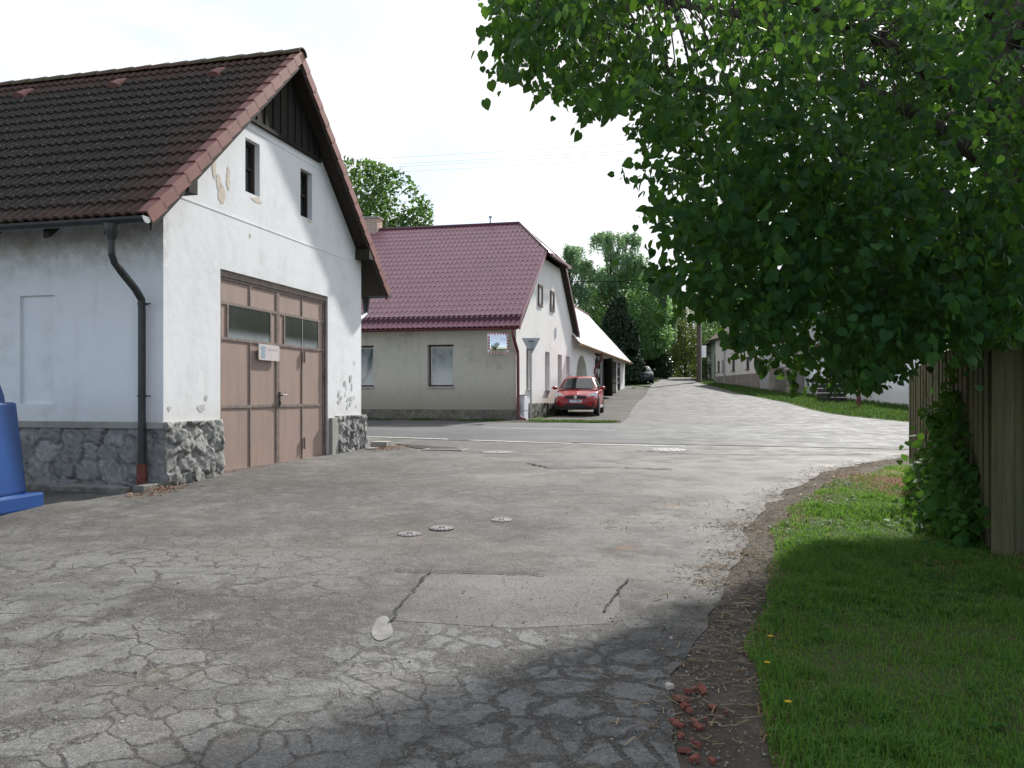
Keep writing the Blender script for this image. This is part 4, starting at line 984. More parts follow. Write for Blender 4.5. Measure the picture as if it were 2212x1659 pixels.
for x0, x1, z1 in DOORS: cut.box(x0, x1, -.4, .15 if x0 != 10.5 else 3.5, -1.2, z1)
carve(aw, cut)
mb = MB(); mb.box(1.0, 4.2, 1.25, 1.28, -.5, 2.9); nb = mb.build('niche_back', 'pale_plaster', ann)
mb = MB(); mb.box(1.3, 3.6, 1.19, 1.245, -.2, 2.2); mb.build('niche_door', 'brown_frame', ann)
def xdoor(x0, x1, z1, yb):
    zb = G(S3.y+x0*.97)-AZ+.0
    mb = MB(); mb.box(x0, x1, yb, yb+.05, zb-.3, z1); d = mb.build('garage_door', 'dark_wood', ann)
    mb = MB(); n = 2; w = (x1-x0)/n
    zs = (zb+.15, zb+.15+(z1-zb)*.52, z1-.62, z1-.12)
    for i in range(n):
        a, b = x0+i*w+.08, x0+(i+1)*w-.08; mx_ = (a+b)/2
        z0_, z1_ = zb+.55, z1-.85
        for (p, q, s_) in (((a, z1_), (b, z1_), (mx_, (z0_+z1_)/2+.06)), ((a, z0_), (b, z0_), (mx_, (z0_+z1_)/2-.06))):
            mb.face([(p[0], yb-.012, p[1]), (q[0], yb-.012, q[1]), (s_[0], yb-.012, s_[1])])
        z0_, z1_ = z1-.68, z1-.12
        mb.face([(a, yb-.012, z1_), (b, yb-.012, z1_), (mx_, yb-.012, (z0_+z1_)/2)])
    mb.build('light_panel', 'far_plaster', d)
    mb = MB()
    for i in range(n+1): mb.box(x0+i*w-.05 if i else x0, (x0+i*w+.05) if i < n else x1, yb-.03, yb-.001, zb-.3, z1)
    mb.build('door_frame', 'dark_wood', d)
xdoor(6.85, 9.2, 3.05, .06); xdoor(16.7, 18.4, 2.9, .06)
mb = MB(); mb.box(10.5, 13.5, 3.42, 3.48, -.5, 2.9); mb.build('inner_wall', 'dark_stone', ann)
zb = G(S3.y+10.5*.97)-AZ
for hinge, beta, L in ((10.5, 64, 1.4), (13.5, 85, 1.35)):
    d = Vector((-math.sin(R(beta)), -math.cos(R(beta)), 0)) if hinge == 10.5 else Vector((math.sin(R(beta)), -math.cos(R(beta)), 0))
    n_ = Vector((d.y, -d.x, 0)); mb = MB()
    T = Matrix(((d.x, n_.x, 0, hinge), (d.y, n_.y, 0, -.02), (0,0,1,0), (0,0,0,1)))
    mb.box(0, L, -.03, .03, zb+.05, 2.85, T); dl = mb.build('open_door_leaf', 'dark_wood', ann)
    for z in (zb+.35, 1.6, 2.55): mb = MB(); mb.box(.06, L-.06, .031, .052, z-.06, z+.06, T); mb.build('batten', 'dark_wood', dl)
# annex roof: two planes, far verge
mb = MB(); ov = .42; k3 = (AR-AE)/ARx
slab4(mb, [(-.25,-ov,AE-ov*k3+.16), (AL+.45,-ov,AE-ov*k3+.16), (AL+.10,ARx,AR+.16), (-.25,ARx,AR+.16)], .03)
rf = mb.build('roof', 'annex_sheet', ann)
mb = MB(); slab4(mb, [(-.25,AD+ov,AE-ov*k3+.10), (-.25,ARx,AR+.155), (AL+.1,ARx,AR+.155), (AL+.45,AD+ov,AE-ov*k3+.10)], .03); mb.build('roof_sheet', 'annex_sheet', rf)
mb = MB(); mb.tube([(-.2,ARx,AR+.17),(AL+.1,ARx,AR+.17)], .07, 8); mb.build('ridge_cap', 'metal_tile', rf)
mb = MB()
for k in range(26):
    x = .1+k*.82; d = Vector((0,1,k3)).normalized(); n_ = Vector((0,-k3,1)).normalized(); o = Vector((x,-ov,AE-ov*k3+.163))
    a, b = o, o+d*((ARx+ov)*math.sqrt(1+k3*k3)-.05); s_ = Vector((.012,0,0)); hgt = n_*.022
    mb.mesh([a-s_, a+s_, a+s_+hgt, a-s_+hgt, b-s_, b+s_, b+s_+hgt, b-s_+hgt], [(0,1,2,3),(4,7,6,5),(0,4,5,1),(1,5,6,2),(2,6,7,3),(3,7,4,0)])
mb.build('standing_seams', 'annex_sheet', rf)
mb = MB(); mb.box(-.1, AL+.42, -ov+.03, -ov+.07, AE-ov*k3-.0, AE-ov*k3+.12); mb.build('fascia', 'light_wood', rf)
for k in range(20):
    mb = MB(); x = 5.+k*.82; mb.prism([(-ov+.07, AE-ov*k3-.02), (.0, AE-.02), (.0, AE+.10), (-ov+.07, AE-ov*k3+.10)], x-.05, x+.05, 'x'); mb.build('rafter_end', 'light_wood', rf)
mb = MB(); 
def gutx(mb, y, z, x0, x1, r=.075, n=8):
    sec = [(y+r*math.cos(math.pi+math.pi*k/n), z+r*math.sin(math.pi+math.pi*k/n)) for k in range(n+1)]; m_ = n+1
    mb.mesh([(x0, a, b) for a, b in sec]+[(x1, a, b) for a, b in sec], [(k, k+1, m_+k+1, m_+k) for k in range(n)]+[tuple(range(m_)), tuple(range(2*m_-1, m_-1, -1))])
gutx(mb, -ov-.06, AE-ov*k3+.10, -.2, AL+.5); gt = mb.build('gutter', 'light_wood', ann)
mb = MB(); mb.tube([(6.3,-ov-.06,AE-ov*k3+.04),(6.3,-ov-.05,AE-.75),(6.28,-ov+.05,AE-.95),(6.2,-.16,AE-1.15),(6.2,-.10,AE-1.35),(6.2,-.10,-.4)], .055, 12); mb.build('downpipe', 'gutter_red', ann)
mb = MB(); mb.box(AL+.005, AL+.03, -.01, AD, -.5, .01); 
# ================================================================== cars
def car(root, paint, L=4.13, W_=1.755, H_=1.58, detail=True):
    hw = W_/2; x0, x1 = -L/2, L/2
    # side outline stations: x, top of lower body, half width at belt, half width at sill
    st = [(x1, .62, .60, .55), (x1-.05, .70, .70, .66), (x1-.22, .80, .795, .785), (x1-.55, .89, .845, .855), (x1-1.05, .985, .86, .87), (.55, 1.0, .865, .875), (-.5, 1.01, .865, .878),
          (-1.3, 1.03, .86, .875), (x0+.30, 1.04, .83, .86), (x0+.06, 1.02, .76, .80), (x0, .9, .70, .72)]
    vs = []; k = 13
    for x, zt, wb_, ws in st:
        zb = .23 if abs(x) < L/2-.1 else .30
        sc = hw/.8775; ws *= sc; wb_ *= sc
        half = [(0, zb), (ws*.8, zb), (ws*.97, zb+.06), (ws, .48), (wb_*1.0, zt-.16), (wb_*.965, zt-.045), (wb_*.86, zt)]
        top = zt+.025 if x > .8 else zt
        ring = [(x, y, z) for y, z in half]+[(x, -y, z) for y, z in half[:0:-1]]
        ring.insert(7, (x, 0, top)); vs += ring
    k = 14
    fs = []
    for i in range(len(st)-1):
        for j in range(k): fs.append((i*k+j, i*k+(j+1) % k, (i+1)*k+(j+1) % k, (i+1)*k+j))
    fs += [tuple(range(k)), tuple(range(len(st)*k-1, (len(st)-1)*k-1, -1))]
    mb = MB(); mb.mesh(vs, fs); body = mb.build('body', paint, root, smooth=True)
    sb = body.modifiers.new('s', 'SUBSURF'); sb.levels = 1; sb.render_levels = 2
    # cabin: roof + pillars (paint) and glass
    f = H_/1.58
    cs = [(1.12, .99, .80, 0), (.98, 1.03, .775, 0), (.22, 1.475*f, .585, 0), (-.1, 1.545*f, .575, 0), (-.9, 1.56*f, .57, 0), (-1.5, 1.51*f, .555, 0), (-1.68, 1.44*f, .56, 0), (x0+.10, 1.05, .70, 0)]
    vs = []; kk = 9
    for x, z, w, _ in cs:
        w *= hw/.8775
        base = min(z, 1.0); wbz = .80*hw/.8775 if x > x0+.2 else .72
        lat = [(wbz, base-.02), (wbz+(w-wbz)*.55, base+(z-base)*.55), (w, max(z-.06, base-.01)), (w*.86, z-.015), (0, z)]
        vs += [(x, y, zz) for y, zz in lat]+[(x, -y, zz) for y, zz in lat[-2::-1]]
    fs = [(i*kk+j, i*kk+j+1, (i+1)*kk+j+1, (i+1)*kk+j) for i in range(len(cs)-1) for j in range(kk-1)]
    mb = MB(); mb.mesh(vs, fs); cab = mb.build('roof', paint, root, smooth=True)
    def glass(name, quad, par, sub=4, off=.012):
        a, b, c, d = [Vector(q) for q in quad]; n_ = (b-a).cross(d-a).normalized(); cen = (a+b+c+d)/4
        if n_.dot(cen-Vector((-.4, 0, .9))) < 0: n_ = -n_
        m_ = MB(); vs_ = []
        for j in range(sub+1):
            for i in range(sub+1):
                s_, t_ = i/sub, j/sub; p = (a*(1-s_)+b*s_)*(1-t_)+(d*(1-s_)+c*s_)*t_
                vs_.append(p+n_*(off+.022*math.sin(math.pi*s_)*1.0))
        m_.mesh(vs_, [(j*(sub+1)+i, j*(sub+1)+i+1, (j+1)*(sub+1)+i+1, (j+1)*(sub+1)+i) for j in range(sub) for i in range(sub)])
        return m_.build(name, 'car_glass', par, smooth=True)
    q = hw/.8775
    glass('windscreen', [(1.02,.71*q,1.03), (1.02,-.71*q,1.03), (.28,-.50*q,1.445*f), (.28,.50*q,1.445*f)], cab)
    glass('rear_window', [(x0+.17,.58*q,1.10), (x0+.17,-.58*q,1.10), (-1.66,-.46*q,1.42*f), (-1.66,.46*q,1.42*f)], cab)
    for s in (1, -1):
        glass('side_window', [(.78,s*.80*q,1.02), (-.28,s*.80*q,1.03), (-.28,s*.615*q,1.44*f), (.20,s*.62*q,1.40*f)], cab, 3, .016)
        glass('side_window', [(-.36,s*.80*q,1.03), (-1.35,s*.79*q,1.05), (-1.30,s*.60*q,1.43*f), (-.36,s*.615*q,1.45*f)], cab, 3, .016)
    for s in (1, -1):
        for xw in (x1-.82, x0+.73):
            wh = MB(); T = Matrix.Rotation(R(90), 4, 'X')
            wh.lathe([(.20,.105),(.29,.105),(.315,.085),(.322,0.),(.315,-.085),(.29,-.105),(.20,-.105)], (xw, s*(hw-.115), .322), 28, T); tw = wh.build('wheel', 'tyre', root, smooth=False)
            rm = MB(); yy = s*(hw-.115)+s*.10
            rm.lathe([(.205,0),(.20,.012),(.05,.02),(.0,.022)], (xw, yy, .322), 20, T if s < 0 else Matrix.Rotation(R(-90), 4, 'X')); rm.build('rim', 'rim', tw)
            ac = MB(); ac.lathe([(.385,0),(.385,.10),(.33,.11)], (xw, s*(hw-.10), .33), 24, T if s < 0 else Matrix.Rotation(R(-90), 4, 'X')); ac.build('wheel_arch', 'trim_black', root)
    for s in (1, -1):
        m_ = MB(); y = s*(hw+.10)
        rs = []
        for x, sc in ((.86,.5), (.82,.9), (.72,1.0), (.66,.9)): rs.append([(x, y+math.cos(a)*.105*sc, 1.07+math.sin(a)*.072*sc) for a in [2*math.pi*j/12 for j in range(12)]])
        m_.mesh([p for r_ in rs for p in r_], [(i*12+j, i*12+(j+1) % 12, (i+1)*12+(j+1) % 12, (i+1)*12+j) for i in range(3) for j in range(12)]+[tuple(range(12)), tuple(range(47,35,-1))])
        m_.tube([(.76, s*(hw-.10), .99), (.76, y-s*.05, 1.05)], .03, 6); m_.build('wing_mirror', paint, root, smooth=True)
    def face(name, pts, mat, par, th=.012):
        m_ = MB(); m_.mesh([(x, y, z) for x, y, z in pts]+[(x-th*3, y, z) for x, y, z in pts], [tuple(range(len(pts)))]+[(j, (j+1) % len(pts), len(pts)+(j+1) % len(pts), len(pts)+j) for j in range(len(pts))])
        return m_.build(name, mat, par)
    def fx(y, z): # front surface
        return x1-.035-.36*max(0, abs(y)-.45)**1.6*1.6-max(0, z-.62)*.85*.55+.02
    for s in (1, -1):
        out = [(.43,.655),(.47,.76),(.60,.86),(.78,.895),(.835,.84),(.82,.70),(.66,.645)]
        face('headlight', [(x1-.115-.42*max(0, y-.45)-.45*max(0, z-.66)+.045, s*y, z) for y, z in out], 'lamp_glass', root)
        out = [(.46,.30),(.46,.46),(.70,.47),(.74,.34)]
        face('fog_lamp_grille', [(x1+.005-.30*max(0, y-.45)*1.3, s*y, z) for y, z in out], 'trim_black', root)
        face('tail_light', [(x0-.012+.05*max(0, abs(y)-.6), s*y, z) for y, z in ((.55,.75),(.55,1.0),(.74,1.0),(.76,.75))], 'sign_red', root)
    g_ = face('grille', [(x1-.005-.40*max(0,z-.66), y, z) for y, z in ((-.41,.655),(-.42,.765),(0,.785),(.42,.765),(.41,.655),(0,.64))], 'trim_black', root)
    face('lower_intake', [(x1+.018, y, z) for y, z in ((-.40,.30),(-.42,.44),(.42,.44),(.40,.30))], 'trim_black', root)
    face('lower_bumper', [(x1+.012-.22*max(0, abs(y)-.45), y, z) for y, z in ((-.80,.24),(-.80,.31),(-.5,.305),(.5,.305),(.80,.31),(.80,.24),(.5,.22),(-.5,.22))], 'trim_black', root)
    return body, g_
cx, cy = 2.47, 31.55; PSI = 10.0
hd = Vector((-math.sin(R(PSI)), -math.cos(R(PSI))))
cc_ = Vector((cx, cy))-hd*2.06
red = thing('parked_car', 'small red hatchback parked facing the camera beside the house gable', 'car', (cc_.x, cc_.y, G(cc_.y)+.02), math.atan2(hd.y, hd.x))
red.rotation_euler = (0, R(.9), math.atan2(hd.y, hd.x))
body, gr = car(red, 'red_paint')
x1 = 4.13/2
mb = MB(); mb.prism(rrect(-.26, .26, -.055, .055, .01, 2), 0, .012, 'z'); 
npz = .555
Tp = Matrix(((0,0,1,x1+.03),(1,0,0,0),(0,1,0,npz),(0,0,0,1)))
pl = MB(); pl.v = [tuple(Tp @ Vector(v)) for v in mb.v]; pl.f = mb.f; pl.mi = mb.mi; plate = pl.build('number_plate', 'plate_white', red)
mb = MB(); mb.face([(x1+.0435, y, npz+z) for y, z in ((-.258,-.053),(-.258,.053),(-.215,.053),(-.215,-.053))]); mb.build('blue_band', 'plate_blue', plate)
text('plate_number', '1CF 8042', .098, 'plate_text', plate, Matrix(((0,0,1,x1+.044),(1,0,0,.022),(0,1,0,npz),(0,0,0,1))), .001)
# slanted S emblem on the grille
e = [(-.052,.018),(.0,.062),(.055,.022),(.03,.006),(.0,.026),(-.02,.012),(.055,-.02),(0,-.062),(-.055,-.022),(-.03,-.006),(0,-.026),(.02,-.012)]
mb = MB(); mb.mesh([(x1+.028-.02, y*1.25, .715+z*1.05) for y, z in e]+[(x1-.03, y*1.25, .715+z*1.05) for y, z in e], [tuple(range(12))]+[(j, (j+1) % 12, 12+(j+1) % 12, 12+j) for j in range(12)]); mb.build('emblem', 'chrome', gr)
for s in (1, -1):
    mb = MB(); mb.tube([(.25,s*.53,1.545),(-.2,s*.54,1.60),(-1.1,s*.53,1.605),(-1.5,s*.51,1.55)], .016, 6); mb.build('roof_rail', 'trim_black', red)
    mb = MB(); mb.box(-.9, .95, s*.872-.02, s*.872+.02, .26, .36); mb.build('side_skirt', 'silver_paint', red, bevel=.01)
    for xd in (-.05, -1.05): mb = MB(); mb.box(xd-.09, xd+.09, s*.885-.012, s*.885+.012, .86, .90); mb.build('door_handle', 'red_paint', red)
# dark car far up the street
fc = thing('parked_car', 'dark car parked far up the street beside the conifer', 'car', (10.6, 66.2, G(66.2)), R(-97))
car(fc, 'dark_paint', 4.4, 1.75, 1.46)
fc2 = thing('parked_car', 'pale silver car half hidden behind the dark car up the street', 'car', (11.0, 72.5, G(72.5)), R(-97))
car(fc2, 'silver_paint', 4.4, 1.75, 1.5)
# ================================================================== blue recycling container at the left edge
bq = Vector((-5.24, 9.02)); ub = Vector((math.sin(R(8)), math.cos(R(8)))); vb = Vector((-ub.y, ub.x))
bc = bq-ub*.70+vb*.70
binn = thing('recycling_container', 'blue plastic recycling container with domed top at the left edge', 'container', (bc.x, bc.y, G(bc.y)), R(90-8))
mb = MB(); mb.box(-.72, .72, -.72, .72, .015, .19); mb.build('base_flange', 'blue_plastic', binn, bevel=.025)
mb = MB(); b0, b1 = .605, .535
mb.mesh([(x*b0, y*b0, .19) for x, y in ((-1,-1),(1,-1),(1,1),(-1,1))]+[(x*b1, y*b1, 1.19) for x, y in ((-1,-1),(1,-1),(1,1),(-1,1))], [(3,2,1,0),(4,5,6,7),(0,1,5,4),(1,2,6,5),(2,3,7,6),(3,0,4,7)])
mb.build('body', 'blue_plastic', binn, bevel=.03)
mb = MB(); rings = [[(x, y, z) for x, y in rrect(-r, r, -r, r, r*q, 6)] for r, z, q in ((.495,1.17,.25),(.49,1.26,.27),(.465,1.40,.32),(.41,1.52,.42),(.30,1.62,.6),(.16,1.66,.95),(.03,1.68,.98))]
k = len(rings[0]); mb.mesh([p for r in rings for p in r], [(i*k+j, i*k+(j+1) % k, (i+1)*k+(j+1) % k, (i+1)*k+j) for i in range(6) for j in range(k)]+[tuple(range(6*k, 7*k))])
dm = mb.build('dome', 'blue_plastic', binn, smooth=True)
mb = MB(); mb.tube([(.40,-.28,1.33),(.47,-.24,1.33)], .10, 16); mb.build('slot_rim', 'black', dm)
mb = MB(); mb.tube([(0,.06,1.66),(0,.07,1.76),(0,-.07,1.76),(0,-.06,1.66)], .015, 6); mb.build('lifting_ring', 'zinc', dm)
# ================================================================== manhole and valve covers
def cover(px, py, r, label, group, kind='valve_cover', cat='cover', rim='iron', up=.014):
    x, y = gp(px, py); z = G(y)+up
    c = thing(kind, label, cat, (x, y, z), random.random()*3, group)
    s = Vector((0, 1, (G(y+.3)-G(y-.3))/.6))
    c.rotation_euler = (math.atan((G(y+.3)-G(y-.3))/.6), 0, 0)
    mb = MB(); mb.lathe([(r,-.03),(r,.004),(r*.88,.006),(r*.87,-.0)], (0,0,0), 28); mb.build('rim', rim, c)
    mb = MB(); mb.lathe([(r*.86,-.01),(r*.86,.005),(0.01,.006)], (0,0,0), 28)
    for k in range(5):
        a = -r*.6+r*1.2*k/4; h_ = math.sqrt(max(0, (r*.75)**2-a*a)); mb.box(a-.008, a+.008, -h_, h_, .005, .010)
    mb.build('lid', 'cast_cover', c); 
    mb = MB(); mb.box(-.03, .03, -.012, .012, .0065, .0115); mb.build('lifting_slot', 'black', c); return c
cover(885,1156.5,.115,'leftmost of three small valve covers in the asphalt','small valve covers in the asphalt')
cover(954.5,1145,.118,'middle one of three small valve covers, slightly raised','small valve covers in the asphalt', up=.02)
cover(1083,1126,.108,'rightmost of three small valve covers in the asphalt','small valve covers in the asphalt')
cover(1075,978,.33,'large round manhole cover near the white edge line','large manhole covers by the road','manhole_cover','manhole cover')
cover(1446,973,.38,'large pale manhole cover ringed by cracked asphalt towards the street','large manhole covers by the road','manhole_cover','manhole cover','cement_grey')
x, y = gp(962, 973); dg = thing('drain_grate', 'rectangular street drain grate set in broken asphalt near the garage', 'drain', (x, y, G(y)+.022), R(-14))
mb = MB(); mb.box(-.42,.42,-.24,-.20,-.05,.006); mb.box(-.42,.42,.20,.24,-.05,.006); mb.box(-.42,-.38,-.20,.20,-.05,.006); mb.box(.38,.42,-.20,.20,-.05,.006); mb.build('frame', 'concrete', dg)
for k in range(10): mb = MB(); a = -.34+.68*k/9; mb.box(a-.018, a+.018, -.20, .20, -.04, .002); mb.build('bar', 'cast_cover', dg)
mb = MB(); mb.box(-.38,.38,-.2,.2,-.09,-.045); mb.build('sump', 'black', dg)
# dark hollow where the asphalt has sunk beside the grate
mb = MB(); pts = [gp(*q) for q in ((852,960),(905,964),(985,969),(995,971.5),(950,972),(900,970.5),(880,967))]; mb.face([(a, b, G(b)+.0225) for a, b in pts]); o = mb.build('asphalt_hole', 'black_seam'); o['kind'] = 'structure'
# ================================================================== board fence
P1, P3, P4 = Vector((5.62,11.35)), Vector((4.05,6.75)), Vector((6.9,5.4))
def fence(a, b, label, h0, h1, seed):
    L = (b-a).length; d = (b-a)/L; n_ = Vector((d.y, -d.x))
    f = thing('board_fence', label, 'fence', (a.x, a.y, G(a.y)), math.atan2(d.y, d.x), 'old board fences beside the lime tree')
    rs = random.Random(seed); mb = MB(); x = 0; k = 0
    out = -1
    while x < L-.05:
        w = rs.uniform(.105,.135); y = (0. if k % 2 else .028)+rs.uniform(-.004,.004)
        zb = G(a.y+d.y*(x+w/2))-G(a.y)+rs.uniform(.01,.05); zt = h0+(h1-h0)*x/L+rs.uniform(-.02,.02)+zb*0; tl = rs.uniform(-.006,.006)
        mb.mesh([(x+(tl if z else 0)*1+(w if i else 0)-(.0 if k % 2 else .012)*(1 if not i else -1), y*out+yy*out, zt if z else zb) for z in (0,1) for yy in (0,.022) for i in (0,1)], [(0,2,3,1),(4,5,7,6),(0,1,5,4),(2,6,7,3),(0,4,6,2),(1,3,7,5)])
        x += w*.92; k += 1
    mb.build('boards', 'fence_wood', f)
    for z in (.4, h0-.3): mb = MB(); mb.box(0, L, -.05*out-.025, -.05*out+.025, z-.04, z+.04); mb.build('rail', 'fence_wood', f)
    for x in (.05, L/2, L-.05): mb = MB(); mb.box(x-.05, x+.05, -.13*out-.05, -.13*out+.05, -.5, h0-.05); mb.build('post', 'fence_wood', f)
    mb = MB(); mb.tube([(.55,.07*out,.95),(.55,.03*out,.95)], .02, 8); 
    return f
fence(P1, P3, 'weathered board fence running away from the camera under the lime tree', 1.52, 1.72, 1)
fence(P3+Vector((-.03,.03)), P4, 'dark board fence panel facing the camera at the right edge', 1.88, 1.9, 2)
slab = MB(); 
# ================================================================== lime tree
TX, TY = 5.35, 8.75
lime = thing('lime_tree', 'large overhanging lime tree with heart shaped leaves filling the upper right', 'tree', (TX, TY, G(TY)))
zg = G(TY)
SIL = [(1052,-600),(1056,40),(1062,150),(1120,160),(1165,190),(1225,205),(1262,262),(1330,238),(1385,215),(1345,280),(1330,335),(1300,360),(1250,365),(1255,380),(1320,395),(1360,430),(1370,470),(1420,480),(1425,515),(1415,545),(1345,560),(1395,595),(1440,640),(1500,690),(1545,745),(1600,768),(1660,795),(1735,835),(1790,820),(1850,815),(1875,838),(1920,812),(1965,770),(2040,720),(2110,770),(2300,740),(3200,740),(3200,-600)]
def shade_ok(X, Y, Z):
    c = 1/math.tan(R(SUN_EL)); h = Z-.35
    xs = X-h*c*math.sin(R(SUN_AZ)); ys = Y-h*c*math.cos(R(SUN_AZ))
    lim = np.interp(xs, [-5,-3,-1.5,-.3,.7,1.9,2.6,3.2,4.2,7], [2.3,2.7,3.2,4.0,4.85,6.0,6.9,7.2,7.0,7.6])
    return ys < lim
n0 = 340000
C = np.stack([RNG.uniform(-1.6,11,n0), RNG.uniform(4.7,13.2,n0), RNG.uniform(1.5,12.5,n0)], 1)
e = ((C-np.array([4.9,8.2,6.3]))/np.array([6.9,5.3,6.0])); r_ = np.linalg.norm(e, axis=1)
nz = vnoise(C*.75+3); nz2 = .55*vnoise(C*1.25+9)+.45*vnoise(C*3.1+5)
ok = (r_ < .80+.42*nz+.34*(C[:,2] < 3.6)+.12*(C[:,0] < 1.6)) & (nz2+.07*(C[:,2] < 3.0) > .492)
ok &= (RNG.random(n0) < np.clip(.35+.8*(r_-.25), .12, 1))
C = C[ok]
px, py = CX+F*C[:,0]/C[:,1], HY-F*(C[:,2]-CZ)/C[:,1]
ok = inpoly(px, py, SIL) & shade_ok(C[:,0], C[:,1], C[:,2])
ok &= ~((np.abs(C[:,0]-TX) < .5) & (C[:,1] < 8) & (C[:,2] < 2.0))
C = C[ok]
# thin: keep at most ~1 spray per small cell
key = np.floor(C/np.array([.16,.16,.15])).astype(int); _, idx = np.unique(key, axis=0, return_index=True); C = C[np.sort(idx)]
fx_ = CX+F*C[:,0]/C[:,1]; fy_ = HY-F*(C[:,2]-CZ)/C[:,1]
inview = (np.abs(fx_-CX) < 1200) & (fy_ > -60)
# looser towards the thin left side of the crown, dense by the trunk
dens = np.clip(.72+.28*(C[:,0]-.5)/2.5, .62, 1.)
keep = (RNG.random(len(C)) < np.where(inview, dens*np.where(C[:,2] < 3.4, .80, np.where(C[:,0] < 1.8, .85, .37)), .02)); C = C[keep]
NL = 13
nC = len(C)
outw = C-np.array([TX,TY,6.]); outw[:,2] = 0; outw /= np.maximum(np.linalg.norm(outw, axis=1, keepdims=True), .1)
ax = outw*.7+RNG.normal(size=C.shape)*.35+np.array([0,0,-.65]); ax /= np.linalg.norm(ax, axis=1, keepdims=True)
sd_ = np.cross(ax, RNG.normal(size=C.shape)*.5+np.array([0,0,1.])); sd_ /= np.linalg.norm(sd_, axis=1, keepdims=True)
rep = np.repeat(np.arange(nC), NL); tt_ = np.tile(np.linspace(-.5,.5,NL), nC)+RNG.normal(size=nC*NL)*.05; alt = np.tile(np.where(np.arange(NL) % 2, 1., -1.), nC)
lenS = RNG.uniform(.26,.48,nC)[rep]
LP = C[rep]+ax[rep]*(tt_*lenS)[:,None]+sd_[rep]*(alt*.03)[:,None]+RNG.normal(size=(nC*NL,3))*.035
LD = ax[rep]*.35+sd_[rep]*(alt*.55)[:,None]+RNG.normal(size=LP.shape)*.38+np.array([0,0,-.62])
LN = np.cross(ax, sd_)[rep]*.6+outw[rep]*.25+RNG.normal(size=LP.shape)*.42+np.array([0,0,.55])
lpx, lpy = CX+F*LP[:,0]/LP[:,1], HY-F*(LP[:,2]-CZ)/LP[:,1]
o_k = ~((lpy > 690) & (lpx < 1560) & (lpx > 800)) & (LP[:,1] > 3.3) & ~((lpy > 850) & (lpx > 1200) & (lpx < 2030))
o_k &= ~((lpy > 740) & (lpx > 2115)) & ~((lpx > 2300) & (lpy > -80))
o_k &= inpoly(lpx-10, lpy-16, SIL) | (lpx > 1700) | (RNG.random(len(LP)) < .25)
LP, LD, LN = LP[o_k], LD[o_k], LN[o_k]
leaves('crown', LP-np.array([TX,TY,zg]), LD, LN, RNG.uniform(.036,.092,len(LP)), HEART, 'lime_leaf', lime)
import sys; sys.stderr.write('LIME %d %d\n' % (nC, len(LP)))
# trunk and limbs
tr = MB(); tp = [(0,0,-.3),(.0,.0,.25),(-.03,.02,1.3),(-.02,.05,2.6),(.05,.0,4.2),(.0,.05,6.0),(-.05,0,8.0),(0,.1,10.2)]
tr.tube(tp, [.46,.34,.28,.255,.22,.17,.11,.04], 16); tr.build('trunk', 'bark', lime, smooth=True)
def tpos(z):
    for i in range(len(tp)-1):
        if tp[i][2] <= z <= tp[i+1][2]: f_ = (z-tp[i][2])/(tp[i+1][2]-tp[i][2]); return Vector(tp[i]).lerp(Vector(tp[i+1]), f_)
    return Vector(tp[-1])
rs = random.Random(5); limb_pts = []; lb = MB()
Cl = C-np.array([TX,TY,zg])
for k in range(34):
    z0 = 1.9+7.2*(k/33)**1.1; a = 2.4*k+rs.uniform(-.4,.4)
    # reach to a spray far out in this direction
    dirs = np.stack([np.cos(a)*Cl[:,0]+np.sin(a)*Cl[:,1], np.abs(-np.sin(a)*Cl[:,0]+np.cos(a)*Cl[:,1])*1.6+np.abs(Cl[:,2]-z0-.8)*.9], 1)
    j = int(np.argmax(dirs[:,0]-dirs[:,1])); tip = Vector(Cl[j]); b = tpos(z0)
    if tip.z < b.z-1.0: continue
    mid = b.lerp(tip, .5)+Vector((0,0,.25+.06*(tip-b).length)); L = (tip-b).length
    pts = [b.lerp(mid, t*2) if t < .5 else mid.lerp(tip, t*2-1) for t in (0,.17,.34,.5,.67,.84,1.)]
    pts = [p+Vector((rs.uniform(-1,1), rs.uniform(-1,1), rs.uniform(-1,1)))*.07*(0 < i < 6) for i, p in enumerate(pts)]
    r0 = .10*(1-.5*z0/10)*min(1, L/4)+.012
    lb.tube(pts, [r0*(1-.85*i/6) for i in range(7)], 8)
    for i in range(len(pts)-1):
        for t in (0,.25,.5,.75): limb_pts.append(pts[i].lerp(pts[i+1], t))
lb.build('branches', 'bark', lime, smooth=True)
LPn = np.array([tuple(p) for p in limb_pts]); tw = MB()
sel = RNG.permutation(nC)[:2600]
for j in sel:
    c = Cl[j]; d = np.linalg.norm(LPn-c, axis=1); i = int(np.argmin(d))
    if d[i] > 1.25 or d[i] < .15: continue
    a, b = Vector(LPn[i]), Vector(c); md = a.lerp(b, .55)+Vector((0,0,.10*d[i])); r0 = .006+.005*d[i]
    e_ = b+Vector((0,0,-.12))
    tw.tube([a, md, b], [r0, r0*.6, r0*.3], 4, cap=False)
tw.build('twigs', 'bark', lime)
